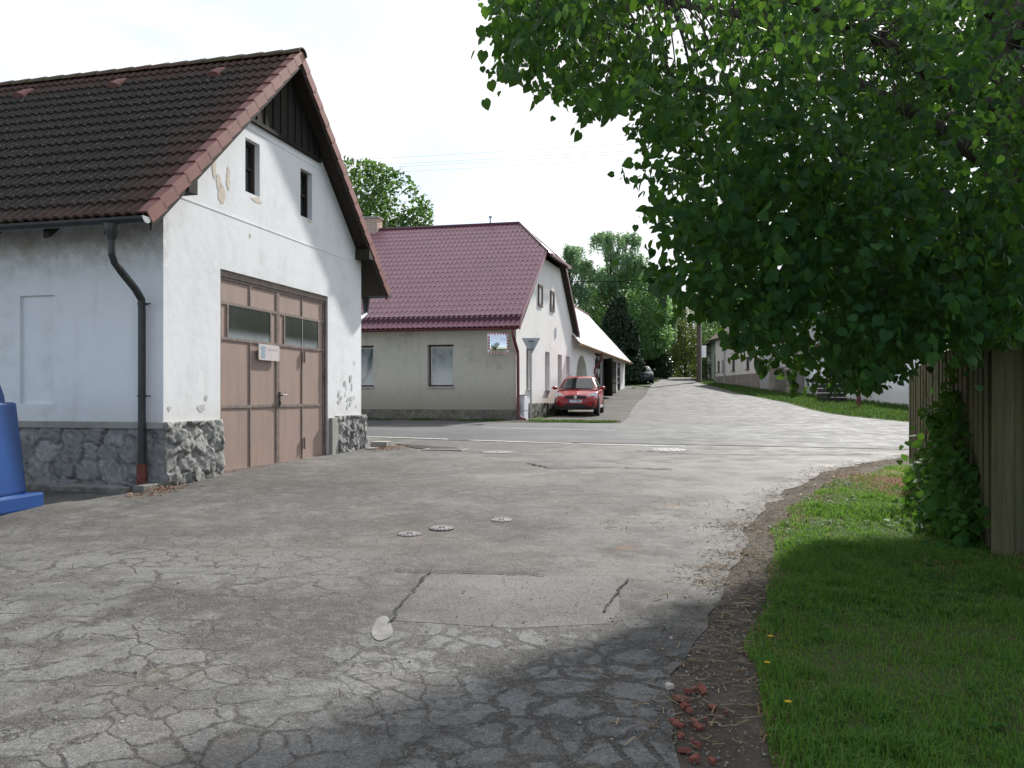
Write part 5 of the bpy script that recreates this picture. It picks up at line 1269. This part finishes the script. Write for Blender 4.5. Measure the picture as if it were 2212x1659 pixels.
# leafy suckers and bindweed at the foot of the fence
def leaf_cloud(n, fn): return np.array([fn(i) for i in range(n)])
vine = thing('climbing_plant', 'leafy green suckers climbing the fence below the lime tree', 'plant', (4.6, 8.2, G(8.2)))
vz = G(8.2); pts = []; rv = random.Random(9)
fd = (P3-P1).normalized(); fn_ = Vector((fd.y, -fd.x)); 
if fn_.x > 0: fn_ = -fn_
for k in range(1250):
    t = rv.betavariate(2.6,2.1)*2.9+2.0; L = P1+fd*t
    hm = 1.05*math.exp(-((t-3.5)/.9)**2)+.30; z = rv.random()**1.2*hm; out = abs(rv.gauss(0,.16))*(1.6-z*.8)+.05
    pts.append((L.x+fn_.x*out-4.6, L.y+fn_.y*out-8.2, G(L.y)-vz+z))
for k in range(90):
    t = rv.gauss(3.15,.32); z = rv.uniform(.4,2.3); L = P1+fd*(t+.15*math.sin(z*4)); out = abs(rv.gauss(0,.07))+.04
    pts.append((L.x+fn_.x*out-4.6, L.y+fn_.y*out-8.2, G(L.y)-vz+z))
pts = np.array(pts); nP = len(pts)
leaves('leaves', pts, RNG.normal(size=(nP,3))*.5+np.array([-.35,-.35,-.35]), RNG.normal(size=(nP,3))*.45+np.array([-.45,-.3,.75]), RNG.uniform(.05,.115,nP), HEART, 'vine_leaf', vine)
st = MB()
for k in range(26):
    t = rv.gauss(3.4,.7); L = P1+fd*t; o = Vector((L.x+fn_.x*.1-4.6, L.y+fn_.y*.1-8.2, G(L.y)-vz-.02)); pts_ = [o]
    for j in range(6): o = o+Vector((rv.uniform(-.08,.08), rv.uniform(-.08,.08), rv.uniform(.1,.22 if k % 3 else .34))); pts_.append(o)
    st.tube(pts_, [.006-.0007*j for j in range(7)], 4)
st.build('stems', 'bark', vine)
# ================================================================== grass, litter, shards
def poly_pts(n, poly):
    xs = [p[0] for p in poly]; ys = [p[1] for p in poly]; out = np.zeros((0,2))
    while len(out) < n:
        q = np.stack([RNG.uniform(min(xs),max(xs),n), RNG.uniform(min(ys),max(ys),n)], 1); out = np.concatenate([out, q[inpoly(q[:,0], q[:,1], poly)]])
    return out[:n]
sheet('lawn', GE+[(9,13.6),(12,12),(12,-6)], .016, 'grass_soil')
sheet('dry_patch', rough_edge([gp(*q) for q in ((1893,1022),(1930,1010),(1966,1008),(1972,1045),(2010,1082),(2012,1118),(1955,1108),(1925,1070),(1893,1022))], .10)[:-1], .021, 'dry_soil', 10)
def blades(name, xy, hh, wd, mat, lean=.5, off=.012):
    n = len(xy); a = RNG.uniform(0, 2*np.pi, n); ln = RNG.uniform(.1, 1, n)*lean
    gy = np.interp(xy[:,1], ROWS, _GV)+off
    base = np.stack([xy[:,0], xy[:,1], gy], 1); s_ = np.stack([np.cos(a), np.sin(a), np.zeros(n)], 1); f_ = np.stack([-np.sin(a), np.cos(a), np.zeros(n)], 1)
    up = np.array([0,0,1.]); w = wd*RNG.uniform(.6,1.4,n)[:,None]; h = hh[:,None]
    mid = base+up*h*.6+f_*h*(ln*.3)[:,None]; tip = base+up*h*(1-.35*ln[:,None])+f_*h*ln[:,None]
    V = np.stack([base-s_*w, base+s_*w, mid+s_*w*.7, mid-s_*w*.7, tip], 1).reshape(-1,3)
    b = (np.arange(n)*5)[:,None]; lo = (b+np.array([[0,1,2,3,3,2,4]])).ravel()
    o = npmesh(name, V, lo, np.tile([4,3], n), mat); o['kind'] = 'stuff'; return o
lawn = GE[1:]+[(8.5,13.6),(6.0,11.2),(4.75,8.9),(4.0,6.6),(6.8,5.2),(6.8,2.5)]
q = poly_pts(330000, lawn); d = q[:,1]
nn_ = vnoise(np.stack([q[:,0]*1.6, q[:,1]*1.6, np.zeros(len(q))], 1)); n3 = vnoise(np.stack([q[:,0]*6, q[:,1]*6, np.ones(len(q))], 1))
edge = np.interp(q[:,1], [p[1] for p in GE], [p[0] for p in GE]); ed = np.clip((q[:,0]-edge+.12)/.5, 0, 1)
dry = np.exp(-(((q[:,0]-5.15)/.45)**2+((q[:,1]-10.7)/.9)**2))+.9*np.exp(-(((q[:,0]-4.4)/.5)**2+((q[:,1]-6.25)/.3)**2))
pk = (.42+.58*np.clip((nn_-.22)*2.2, 0, 1))*(.25+.75*n3)*(.08+.92*ed)*np.clip(1-1.3*dry, 0, 1)*np.clip(6.5/np.maximum(d, 4.2), .25, 1)
k_ = RNG.random(len(q)) < pk*1.15
q2, h2 = q[k_], (.028+.05*nn_*n3+.03*np.maximum(0, nn_-.55))[k_]*RNG.uniform(.6,1.35,k_.sum())
tuft = np.exp(-(((q2[:,0]-3.75)/.35)**2+((q2[:,1]-8.35)/.35)**2)); h2 = h2*(1+1.6*tuft)
tag(blades('grass', q2, h2*1.1, .0026+.0012*RNG.random((len(q2),1)), 'grass_blade', 1.1), 'short green grass of the verge below the lime tree', 'grass')
print('blades', len(q2))
q = np.concatenate([RNG.normal(size=(7500,2))*np.array([.24,.65])+np.array([4.98,10.35]), RNG.normal(size=(2600,2))*np.array([.42,.16])+np.array([4.35,6.28]), poly_pts(1100, [(x-.02, y) for x, y in GE[1:]]+[(x+.30, y) for x, y in GE[:0:-1]])])
tag(blades('dry_grass', q, RNG.uniform(.02,.065,len(q)), .003+.001*RNG.random((len(q),1)), 'dry_grass', 2.4), 'dry straw coloured dead grass along the fence and verge edge', 'dry grass')
q = poly_pts(1500, lawn); q = q[(vnoise(np.stack([q[:,0]*1.9,q[:,1]*1.9,np.full(len(q),6.)],1)) > .52)]; rep6 = np.repeat(q, 6, axis=0); n = len(rep6); a = RNG.uniform(0, 6.283, n)
o = leaves('ground_weeds', np.stack([rep6[:,0]+RNG.normal(size=n)*.012, rep6[:,1]+RNG.normal(size=n)*.012, np.interp(rep6[:,1], ROWS, _GV)+.022+RNG.random(n)*.02], 1), np.stack([np.cos(a), np.sin(a), RNG.uniform(.1,.7,n)], 1), np.stack([-np.cos(a)*.3, -np.sin(a)*.3, np.ones(n)], 1), RNG.uniform(.02,.055,n), DIAM, 'vine_leaf'); o['kind'] = 'stuff'; tag(o, 'small broad leaved weeds growing among the verge grass', 'weeds')
# far verges: coarse tufts
fv = [(13.2,25.4),(13.4,34),(14.4,42),(14.6,53),(15.5,66),(16.6,66),(17.4,54),(19,39),(24,25.5)]
q = poly_pts(26000, fv); o = blades('verge_grass', q, RNG.uniform(.05,.22,len(q))*(.5+vnoise(np.stack([q[:,0]*.7,q[:,1]*.7,np.zeros(len(q))],1))), .012+.006*RNG.random((len(q),1)), 'verge_blade', .9); tag(o, 'rough green verge grass along the far street edge', 'grass')
q = np.concatenate([poly_pts(4200, [(-.9,26.7),(-.6,27.9),(2.0,27.5),(3.6,26.9),(3.5,26.2),(1.9,26.2)]), poly_pts(2200, [(-5.6,28.6),(-.4,26.9),(-.2,28.3),(-5.3,29.6)]), poly_pts(4200, [(9.2,55.5),(10.3,60),(9.2,61),(8.4,57.2)]), poly_pts(1500, [(12.3,68),(14.8,80),(13.6,80),(11.6,70)])])
kq = vnoise(np.stack([q[:,0]*1.3,q[:,1]*1.3,np.full(len(q),4.)],1)) > .47; q = q[kq]
o = blades('kerb_grass', q, RNG.uniform(.03,.09,len(q)), .010+.004*RNG.random((len(q),1)), 'verge_blade', .9); tag(o, 'patchy grass between the main road and the house corner', 'grass')
# straw and leaf litter on the asphalt edge
def litter(name, xy, ln, wd, mat, label, cat, off=.016):
    n = len(xy); a = RNG.uniform(0, np.pi, n); gy = np.interp(xy[:,1], ROWS, _GV)+off
    L = ln*RNG.uniform(.4,1.3,n); d_ = np.stack([np.cos(a), np.sin(a), RNG.normal(size=n)*.12], 1)*L[:,None]/2; s_ = np.stack([-np.sin(a), np.cos(a), RNG.normal(size=n)*.3], 1)*wd*RNG.uniform(.6,1.5,n)[:,None]
    c = np.stack([xy[:,0], xy[:,1], gy+RNG.uniform(.0,.014,n)], 1); up = np.array([0,0,1.])*wd*.6
    V = np.stack([c-d_-s_, c+d_-s_, c+d_+s_, c-d_+s_, c-d_+up, c+d_+up], 1).reshape(-1,3); b = (np.arange(n)*6)[:,None]
    o = npmesh(name, V, (b+np.array([[0,1,5,4,3,4,5,2,0,3,2,1]])).ravel(), np.tile([4,4,4], n), mat); o['kind'] = 'stuff'; return tag(o, label, cat)
edge_pts = []
for k in range(2600):
    i = random.randrange(2, len(YE)-1); t_ = random.random(); y = YE[i][1]+(YE[i+1][1]-YE[i][1])*t_; x = YE[i][0]+(YE[i+1][0]-YE[i][0])*t_
    edge_pts.append((x+abs(random.gauss(0,.30))*random.choice((1,.9,-.8))+.1, y+random.gauss(0,.1)))
for c_, n_, s_ in ((gp(1575,1140), 130, .2), (gp(1560,1232), 110, .16), (gp(1600,1200), 90, .13), (gp(1555,1262), 60, .14), (gp(1500,1090), 60, .35), (gp(1400,1130), 60, .5)):
    edge_pts += [(c_[0]+random.gauss(0,s_), c_[1]+random.gauss(0,s_*.6)) for _ in range(n_)]
litter('straw_litter', np.array(edge_pts), .075, .0028, 'straw_bit', 'pale straw and twig litter scattered along the asphalt edge', 'litter')
cr = [garw(Wd+.1+random.gauss(0,.35), -.35-abs(random.gauss(0,.3))) for _ in range(260)]+[garw(-.35+random.gauss(0,.25), -.25+random.gauss(0,.12)) for _ in range(160)]
cr = np.array([(p.x, p.y) for p in cr]); n = len(cr)
o = leaves('dead_leaves', np.stack([cr[:,0], cr[:,1], np.interp(cr[:,1], ROWS, _GV)+.02+RNG.random(n)*.03], 1), RNG.normal(size=(n,3))*np.array([1,1,.2]), RNG.normal(size=(n,3))*.3+np.array([0,0,1]), RNG.uniform(.025,.06,n), DIAM, 'dead_leaf'); o['kind'] = 'stuff'; tag(o, 'brown dead leaves gathered at the garage corners', 'leaves')
# loose stones on dirt and broken asphalt
stn = []
for k in range(4200):
    if k < 2600: y = random.uniform(3.2,7.5); x = np.interp(y, [p[1] for p in YE], [p[0] for p in YE])+random.gauss(.12,.25)
    else: y = random.uniform(3.4,6.0); x = random.gauss(.2 if k % 3 else -2.4,.55)
    stn.append((x, y))
stn = np.array(stn); n = len(stn); rr_ = RNG.uniform(.002,.0055,n)*RNG.choice([1,1,1,1,1.9],n)
tv = np.array([(1,0,0),(0,1,0),(-1,0,0),(0,-1,0),(0,0,.9),(0,0,-.4)],float)
V = (tv[None]*rr_[:,None,None]*RNG.uniform(.6,1.4,(n,6,1)))+np.stack([stn[:,0], stn[:,1], np.interp(stn[:,1], ROWS, _GV)+.015], 1)[:,None,:]
fc_ = np.array([0,1,4,1,2,4,2,3,4,3,0,4]); lo = ((np.arange(n)*6)[:,None]+fc_[None]).ravel()
leafmat('grit', [(.10,.09,.08), (.18,.17,.155), (.26,.25,.23), (.07,.065,.06)], (.1,.1,.1), 0., .9)
o = npmesh('loose_grit', V.reshape(-1,3), lo, np.tile([3,3,3,3], n), 'grit'); o['kind'] = 'stuff'; tag(o, 'loose grit on the crumbling asphalt edge', 'grit')
# brick shards
SH = [(1447,1492,.05,'pale pink'),(1500,1497,.05,''),(1490,1503,.04,''),(1516,1500,.06,''),(1465,1517,.07,''),(1478,1535,.05,''),(1540,1537,.05,''),(1567,1550,.04,''),(1490,1545,.06,''),(1462,1572,.08,''),(1500,1570,.05,''),(1510,1580,.04,''),(1470,1600,.05,''),(1495,1610,.05,''),(1478,1632,.05,''),(1500,1652,.05,''),(1525,1562,.03,''),(1450,1385,.035,'pale'),(1540,1655,.05,''),(1466,1560,.04,''),(1508,1620,.03,'')]
for i, (px_, py_, s_, c_) in enumerate(SH):
    x, y = gp(px_, min(py_, 1668)); rs = random.Random(100+i); mb = MB(); n = rs.choice((4,5,5,6)); an = sorted(rs.uniform(0, 6.28) for _ in range(n)); an = [6.28*k/n+rs.uniform(-.4,.4) for k in range(n)]
    s_ *= rs.uniform(.38,.85); po = [(math.cos(a)*s_*rs.uniform(.45,1.1), math.sin(a)*s_*rs.uniform(.3,.75)) for a in an]; mb.prism(po, -.006, rs.uniform(.008,.018), 'z')
    o = mb.build('brick_shard', 'mortar' if c_ else ('clay', 'clay_dusty', 'clay')[i % 3], None, bevel=.002); o.location = (x, y, G(y)+.018); o.rotation_euler = (rs.uniform(-.35,.35), rs.uniform(-.35,.35), rs.uniform(0,6.28))
    if c_ == 'pale pink': tag(o, 'pale pink brick shard at the top of the scattered red shards', 'brick shard', 'broken brick shards by the verge')
    elif c_: tag(o, 'lone pale brick shard lying apart on the dark dirt', 'brick shard', 'broken brick shards by the verge')
    else: tag(o, 'small red brick shard lying in the dirt at the asphalt edge', 'brick shard', 'broken brick shards by the verge')
# dandelions
for i, (px_, py_) in enumerate(((1800,1045),(1760,1062),(1730,1085),(1700,1560),(1662,1410),(1655,1470),(1790,1180))):
    x, y = gp(px_, py_); dn = thing('dandelion', 'tiny yellow dandelion flower in the verge grass', 'flower', (x, y, G(y)+.01), 0, 'dandelions in the verge')
    mb = MB(); mb.tube([(0,0,0),(.005,0,.08)], .0025, 4); mb.build('stem', 'grass_blade', dn)
    n = 16; a_ = np.linspace(0, 2*np.pi, n, endpoint=False); leaves('petals', np.tile([.005,0,.08], (n,1)), np.stack([np.cos(a_), np.sin(a_), np.full(n,.3)], 1), np.tile([0,0,1.], (n,1)), np.full(n,.018), DIAM, 'dandelion', dn)
# ================================================================== background trees
def tree(name, label, x, y, z_top, rx, ry, n, lsize, mat, cat='tree', group=None, base=None, shape='round', droop=0., tmpl=DIAM, trunk_r=.25, seed=1, lump=.5, zc=None, blossom=0):
    g = G(y); rs = np.random.default_rng(seed); H_ = z_top-g; b0 = base if base is not None else H_*.22
    tt = thing(name, label, cat, (x, y, g), 0, group)
    m_ = n*6; P = rs.uniform(-1, 1, (m_,3)); hz_ = (P[:,2]+1)/2; rad = np.sqrt(P[:,0]**2+P[:,1]**2)
    if shape == 'cone': lim = np.clip(1.02-hz_, 0, 1)**.62*np.clip(hz_*6+.75, 0, 1)
    else: lim = np.sqrt(np.clip(1-(np.abs(hz_-.45)/.56)**2.2, 0, 1))
    W3 = np.stack([P[:,0]*rx, P[:,1]*ry, b0+hz_*(H_-b0)], 1); lf = lump
    no = vnoise((W3+seed*7.3)/(.22*rx+.25)); no2 = vnoise((W3+seed*3.1)/(.5*rx+.2))
    rn = rad/np.maximum(lim, 1e-3)
    ok_ = (rn < (1-lf*.5)+lf*.9*(no2-.15)) & (no > .30) & (rs.random(m_) < np.clip(.18+1.1*rn**1.5, 0, 1))
    W3 = W3[ok_][:n]; k2 = len(W3)
    out_ = W3-np.array([0,0,b0+.4*(H_-b0)]); out_ /= np.maximum(np.linalg.norm(out_, axis=1, keepdims=True), .01)
    D_ = out_*.6+rs.normal(size=(k2,3))*.6+np.array([0,0,-.2-droop]); N_ = out_*.7+rs.normal(size=(k2,3))*.5+np.array([0,0,.5])
    if droop > .5: W3[:,2] -= rs.random(k2)*.9*rn[ok_][:n]
    leaves('crown', W3, D_, N_, rs.uniform(.7,1.3,k2)*lsize, tmpl, mat, tt)
    mb = MB(); mb.tube([(0,0,-.3),(.05,0,b0*.6),(0,.1,b0+.35*(H_-b0)),(.1,0,b0+.8*(H_-b0))], [trunk_r, trunk_r*.8, trunk_r*.55, .03], 10); 
    rr2 = random.Random(seed)
    if shape != 'cone':
        for k in range(10):
            a = k*2.4; z0 = b0*.8+(H_-b0)*.5*k/10; q = Vector((math.cos(a)*rx*.7, math.sin(a)*ry*.7, z0+(H_-b0)*.28)); mb.tube([(0,.05,z0), (q.x*.5, q.y*.5, z0+(q.z-z0)*.4), tuple(q)], [trunk_r*.35, trunk_r*.22, .02], 6)
    mb.build('trunk', 'bark', tt, smooth=True)
    if blossom:
        i = rs.permutation(k2)[:blossom]; Wb = W3[i]+out_[i]*.15; nb_ = 9
        rp = np.repeat(np.arange(len(Wb)), nb_); c_ = Wb[rp]+np.stack([rs.normal(size=len(rp))*.07, rs.normal(size=len(rp))*.07, np.tile(np.linspace(0,.42,nb_), len(Wb))], 1)
        leaves('blossom', c_, rs.normal(size=c_.shape)+np.array([0,0,.4]), rs.normal(size=c_.shape), np.full(len(c_), .13), DIAM, 'blossom', tt)
    return tt
def weeping(name, label, x, y, z_top, rx, ry, base, nstr, per, lsize, mat, seed):
    g = G(y); rs = np.random.default_rng(seed); H_ = z_top-g
    tt = thing(name, label, 'tree', (x, y, g))
    P = []; A = []
    lob = np.stack([rs.uniform(-.8,.8,11)*rx, rs.uniform(-.8,.8,11)*ry, base+(H_-base)*rs.uniform(.42,.98,11)], 1)
    lob[0] = (rx*.1, 0, H_-1.0)
    lr = rs.uniform(.26,.44,11)*rx
    for k in range(nstr):
        j = rs.integers(11); d = rs.normal(size=3); d /= np.linalg.norm(d); d[2] = abs(d[2])*.8
        q = lob[j]+d*lr[j]*rs.uniform(.55,1.05)*(1-.35*max(0, (lob[j][2]/H_-.6)))
        Ls = rs.uniform(.5,2.0)*min(1, (q[2]-base*.5)/3); sw = rs.normal(size=2)*.12
        t_ = rs.random(per)
        P.append(np.stack([q[0]+sw[0]*t_*Ls+rs.normal(size=per)*.09, q[1]+sw[1]*t_*Ls+rs.normal(size=per)*.09, np.minimum(q[2]-t_*Ls, H_)], 1))
    P = np.concatenate(P); n = len(P)
    leaves('crown', P, rs.normal(size=(n,3))*.55+np.array([0,0,-.9]), rs.normal(size=(n,3))*.8+np.array([0,-.3,.3]), rs.uniform(.7,1.3,n)*lsize, DIAM, mat, tt)
    mb = MB(); mb.tube([(0,0,-.3),(.1,0,H_*.3),(-.05,.1,H_*.6),(.1,0,H_*.95)], [.2,.15,.09,.02], 8)
    for q in lob: mb.tube([(0,.05,max(1.5, q[2]*.62)), (q[0]*.5,q[1]*.5,q[2]*.86), tuple(q)], [.06,.04,.015], 5)
    mb.build('trunk', 'bark', tt, smooth=True); return tt
bt = 'trees behind the houses'
tree('chestnut_tree', 'round horse chestnut in blossom behind the red roof and its chimney', -11.6, 60, 18.9, 5.6, 5.2, 15000, .34, 'chestnut_leaf', shape='round', base=7., lump=.45, seed=2, blossom=330, trunk_r=.4)
weeping('birch_tree', 'tall loose weeping birch rising behind the metal roofed annex', 9.2, 76, 17.5, 3.6, 3.2, 4.0, 330, 46, .17, 'birch_leaf', 4)
weeping('birch_tree', 'smaller thin birch close behind the half hipped gable', 5.2, 74, 15.6, 2.3, 2.4, 4.5, 170, 40, .16, 'birch_leaf', 14)
tree('broadleaf_tree', 'dense dark green tree between the birch and the street', 10.9, 79, 14.6, 5.0, 4.4, 22000, .27, 'linden_leaf', base=2.0, lump=.45, droop=.5, seed=5)
tree('broadleaf_tree', 'fresh green tree overhanging the left side of the far street', 14.2, 84, 12.9, 3.3, 3.4, 13000, .27, 'birch_leaf', base=3.2, lump=.6, droop=.5, seed=6)
tree('thuja_tree', 'dark conical thuja at the far end of the white annex', 8.55, 65.2, 9.9, 2.5, 2.3, 22000, .24, 'thuja_leaf', cat='conifer', base=.05, shape='cone', lump=.16, seed=7)
tree('laurel_bush', 'round glossy laurel bush beside the far street bend', 14.6, 80, 6.15, 1.35, 1.3, 5200, .16, 'laurel_leaf', cat='bush', base=.05, lump=.3, seed=8, trunk_r=.06)
tree('copper_bush', 'dark reddish shrub left of the round laurel', 13.1, 80.5, 6.7, 1.3, 1.3, 4200, .16, 'copper_leaf', cat='bush', base=.05, lump=.4, seed=9, trunk_r=.06)
tree('box_bush', 'small clipped dark bush at the roadside near the far crest', 16.4, 86, 5.15, .55, .5, 1200, .12, 'laurel_leaf', cat='bush', base=.02, lump=.2, seed=10, trunk_r=.03)
for i, (x, y, zt, r_, lab) in enumerate(((19.5,112,14.5,4.6,'pale spring tree straight ahead at the end of the street'), (25.2,118,17,5.0,'taller spring tree right of the street end'), (15.6,118,17.5,4.6,'yellow green tree left of the street end'), (31.5,112,15.5,5.0,'spring tree behind the far right house'))):
    tree('spring_tree', lab, x, y, zt, r_, r_, 14000, .28, 'spring_leaf', base=.2, lump=.7, seed=20+i, group='pale spring trees at the street end')
for i, (x, y, zt, r_, lab) in enumerate(((22.5,84,13.5,3.6,'green garden tree behind the cream house'), (28.5,66,11.5,4.2,'broad garden tree behind the stone gate pillars'), (30,47,10.5,4.4,'nearest garden tree behind the white yard wall'))):
    tree('garden_tree', lab, x, y, zt, r_, r_, 8000, .24, 'linden_leaf', base=1.5, lump=.5, seed=40+i, group='garden trees behind the right hand houses')
tree('hedge_conifer', 'slim green conifer beside the utility pole', 19.2, 80, 7.6, .9, .9, 3000, .16, 'thuja_leaf', cat='conifer', base=.05, shape='cone', lump=.2, seed=51, tmpl=SPEAR, trunk_r=.06)
# ================================================================== right hand side of the far street
rd = Vector((-.06, 1.0)).normalized(); rrot = math.atan2(rd.y, rd.x)
def rp(y): return Vector((16.6+(66-y)*.06, y))
rh_o = rp(56.3); rh = thing('cream_house', 'long cream house on a stone plinth across the far street', 'house', (rh_o.x, rh_o.y, G(61)), rrot)
HL = 9.75
mb = MB(); mb.prism([(0,-2),(0,4.1),(-4,7.2),(-8,4.1),(-8,-2)], 0, HL, 'x'); hw_ = mb.build('wall', 'far_plaster', rh)
wins = [(65.3-56.3-.3, 65.3-56.3+.3), (64.1-56.3-.3, 64.1-56.3+.3), (61.7-56.3-.35, 61.7-56.3+.35), (58.6-56.3-.35, 58.6-56.3+.35)]
z0, z1 = 3.62-G(61), 4.52-G(61); cut = MB()
for a, b in wins: cut.box(a, b, -.2, .4, z0, z1)
carve(hw_, cut)
for a, b in wins:
    f = MB()
    for q_ in ((a, a+.07, z0, z1), (b-.07, b, z0, z1), (a+.07, b-.07, z0, z0+.07), (a+.07, b-.07, z1-.07, z1)): f.box(q_[0], q_[1], -.12, -.06, q_[2], q_[3])
    w_ = f.build('window', 'brown_frame', rh); g_ = MB(); g_.box(a+.06, b-.06, -.11, -.09, z0+.06, z1-.06); g_.build('pane', 'dark_glass', w_)
    s_ = MB(); s_.box(a-.05, b+.05, -.06, .10, z0-.05, z0); s_.build('sill', 'brown_frame', w_)
mb = MB(); slab4(mb, [(-.4,.5,3.85), (HL+.3,.5,3.85), (HL+.3,-4.0,7.35), (-.4,-4.0,7.35)], .12); slab4(mb, [(-.4,-8.5,3.85), (HL+.3,-8.5,3.85), (HL+.3,-4.0,7.35), (-.4,-4.0,7.35)], .12); mb.build('roof', 'far_roof', rh)
mb = MB(); mb.box(-.05, HL+.05, .0, .06, -2, .85); mb.build('stone_plinth', 'far_stone', rh)
mb = MB(); mb.tube([(HL-2.4,.08,3.8),(HL-2.4,.08,-.2)], .05, 8); mb.build('downpipe', 'zinc', rh)
g2o = Vector((18.9, 75)); gh = thing('green_house', 'pale green gabled house beyond the cream house', 'house', (g2o.x, g2o.y, G(75)), math.atan2(9., 1.3))
mb = MB(); mb.prism([(0,-2),(0,4.0),(-3.5,6.8),(-7,4.0),(-7,-2)], 0, 9, 'x'); mb.build('wall', 'pale_green' if 'pale_green' in M else 'far_plaster', gh)
mb = MB(); slab4(mb, [(-.5,.45,3.65), (9.3,.45,3.65), (9.3,-3.5,6.95), (-.5,-3.5,6.95)], .12); slab4(mb, [(-.5,-7.6,3.65), (9.3,-7.6,3.65), (9.3,-3.5,6.95), (-.5,-3.5,6.95)], .12); mb.build('roof', 'far_roof', gh)
mb = MB(); mb.tube([(8.9,.1,3.6),(8.9,.1,0)], .05, 8); mb.build('downpipe', 'iron', gh)
mb = MB(); mb.box(.2, 1.3, .0, .03, .3, 2.4); mb.build('door', 'iron', gh)
# gate pillars and yard wall
for i, (y, lab) in enumerate(((53.0,'stone gate pillar farther from the camera across the street'), (50.2,'stone gate pillar nearer the white yard wall'))):
    q_ = rp(y); p_ = thing('gate_pillar', lab, 'pillar', (q_.x, q_.y, G(y)), rrot, 'stone gate pillars')
    mb = MB(); mb.box(-.45, .45, -.4, .4, -.5, 1.55); mb.build('shaft', 'far_stone', p_); mb = MB(); mb.box(-.52, .52, -.47, .47, 1.55, 1.66); mb.build('cap', 'concrete', p_)
q_ = rp(54.7); p_ = thing('shed', 'low pale shed behind the stone gate pillars', 'shed', (q_.x+1.2, 51.2, G(51)), rrot)
mb = MB(); mb.prism([(0,-1.5),(0,2.9),(-3,3.4),(-3,-1.5)], 0, 4.4, 'x'); mb.build('wall', 'far_plaster', p_); mb = MB(); slab4(mb, [(-.2,.3,2.85),(4.6,.3,2.85),(4.6,-3.2,3.5),(-.2,-3.2,3.5)], .1); mb.build('roof', 'far_roof', p_)
q_ = rp(30.0); yw = thing('yard_wall', 'whitewashed peeling yard wall behind the right verge', 'wall', (q_.x+.6, q_.y, G(38)), rrot)
mb = MB(); mb.box(0, 19.6, -.35, .0, -1.5, 2.4); mb.build('wall', 'white_plaster', yw); mb = MB(); mb.box(-.03, 19.65, -.40, .06, 2.4, 2.5); mb.build('coping', 'clay', yw); mb = MB(); mb.box(0, 19.6, .001, .07, -1.5, .18); mb.build('base', 'concrete', yw)
for i, (px_, Y, lab) in enumerate(((1855,38.0,'rusty red steel post before the white yard wall'),)):
    x = (px_-CX)/F*Y; o = MB(); o.tube([(0,0,-.4),(0,0,2.2)], .09, 10); ob = o.build('steel_post', 'gutter_red'); ob.location = (x, Y, G(Y)); tag(ob, lab, 'post')
x = (1784-CX)/F*43.; hp = thing('compost_bin', 'dark brown timber bin against the white yard wall', 'bin', (x+.3, 43., G(43)), rrot)
for k in range(5): mb = MB(); mb.box(-.6, .6, -.5, .5, .02+.24*k, .22+.24*k); mb.build('plank_course', 'dark_wood', hp)
n = 42000; Pw = np.stack([RNG.uniform(-90,140,n), RNG.uniform(150,175,n), RNG.random(n)], 1)
topw = 7+9*vnoise(np.stack([Pw[:,0]*.09, Pw[:,1]*.05, np.zeros(n)], 1)); Pw[:,2] = 4.1+topw*Pw[:,2]**.8
o = leaves('distant_woodland', Pw, rdir(n)+np.array([0,-.3,-.3]), rdir(n)+np.array([0,-.6,.6]), RNG.uniform(.5,1.0,n), DIAM, 'spring_leaf'); o['kind'] = 'stuff'; tag(o, 'hazy band of far woodland closing the view behind the village', 'woodland')
# utility pole and wires
x, y = 15.9, 69.; up_ = thing('utility_pole', 'brown wooden utility pole at the bend of the far street', 'pole', (x, y, G(y)))
mb = MB(); mb.tube([(0,0,-.5),(0,0,4),(0.02,0,9)], [.19,.165,.12], 12); mb.build('post', 'pole_wood', up_)
mb = MB(); mb.tube([(.21,-.02,.1),(.2,-.02,8.4)], .035, 6); mb.build('conduit', 'zinc', up_)
mb = MB(); mb.box(.24, .62, -.1, .12, 2.1, 3.1); mb.build('junction_box', 'white_metal', up_)
mb = MB(); mb.box(-.9, .9, -.06, .06, 8.2, 8.34); mb.build('crossarm', 'pole_wood', up_)
def wire(name, label, pts, r, group=None, sag=.3, mat='black'):
    a, b = Vector(pts[0]), Vector(pts[1]); L = 26
    mb = MB(); mb.tube([a.lerp(b, k/L)-Vector((0,0,sag*4*(k/L)*(1-k/L))) for k in range(L+1)], r, 5); o = mb.build(name, mat); o['group'] = group if group else ''
    if not group: del o['group']
    return tag(o, label, 'wire')
for i, (yy, lab) in enumerate(((332,'topmost of the four thin overhead wires crossing the sky'), (346.5,'second from top of the four thin overhead wires'), (352.5,'third from top of the four thin overhead wires'), (364,'lowest of the four thin overhead wires crossing the sky'))):
    Yd = 34+i*.6; z = CZ+(HY-yy)/F*Yd; wire('overhead_wire', lab, ((-26,Yd+6.5,z+.75),(34,Yd-8.5,z-.15)), .0045, 'overhead wires across the sky', .25, 'iron')
wire('service_wire', 'black service cable running from the gable to the far trees', (wp(7.7,-.22,6.75), (17.5,69,13.0)), .02, None, .5, 'cable')
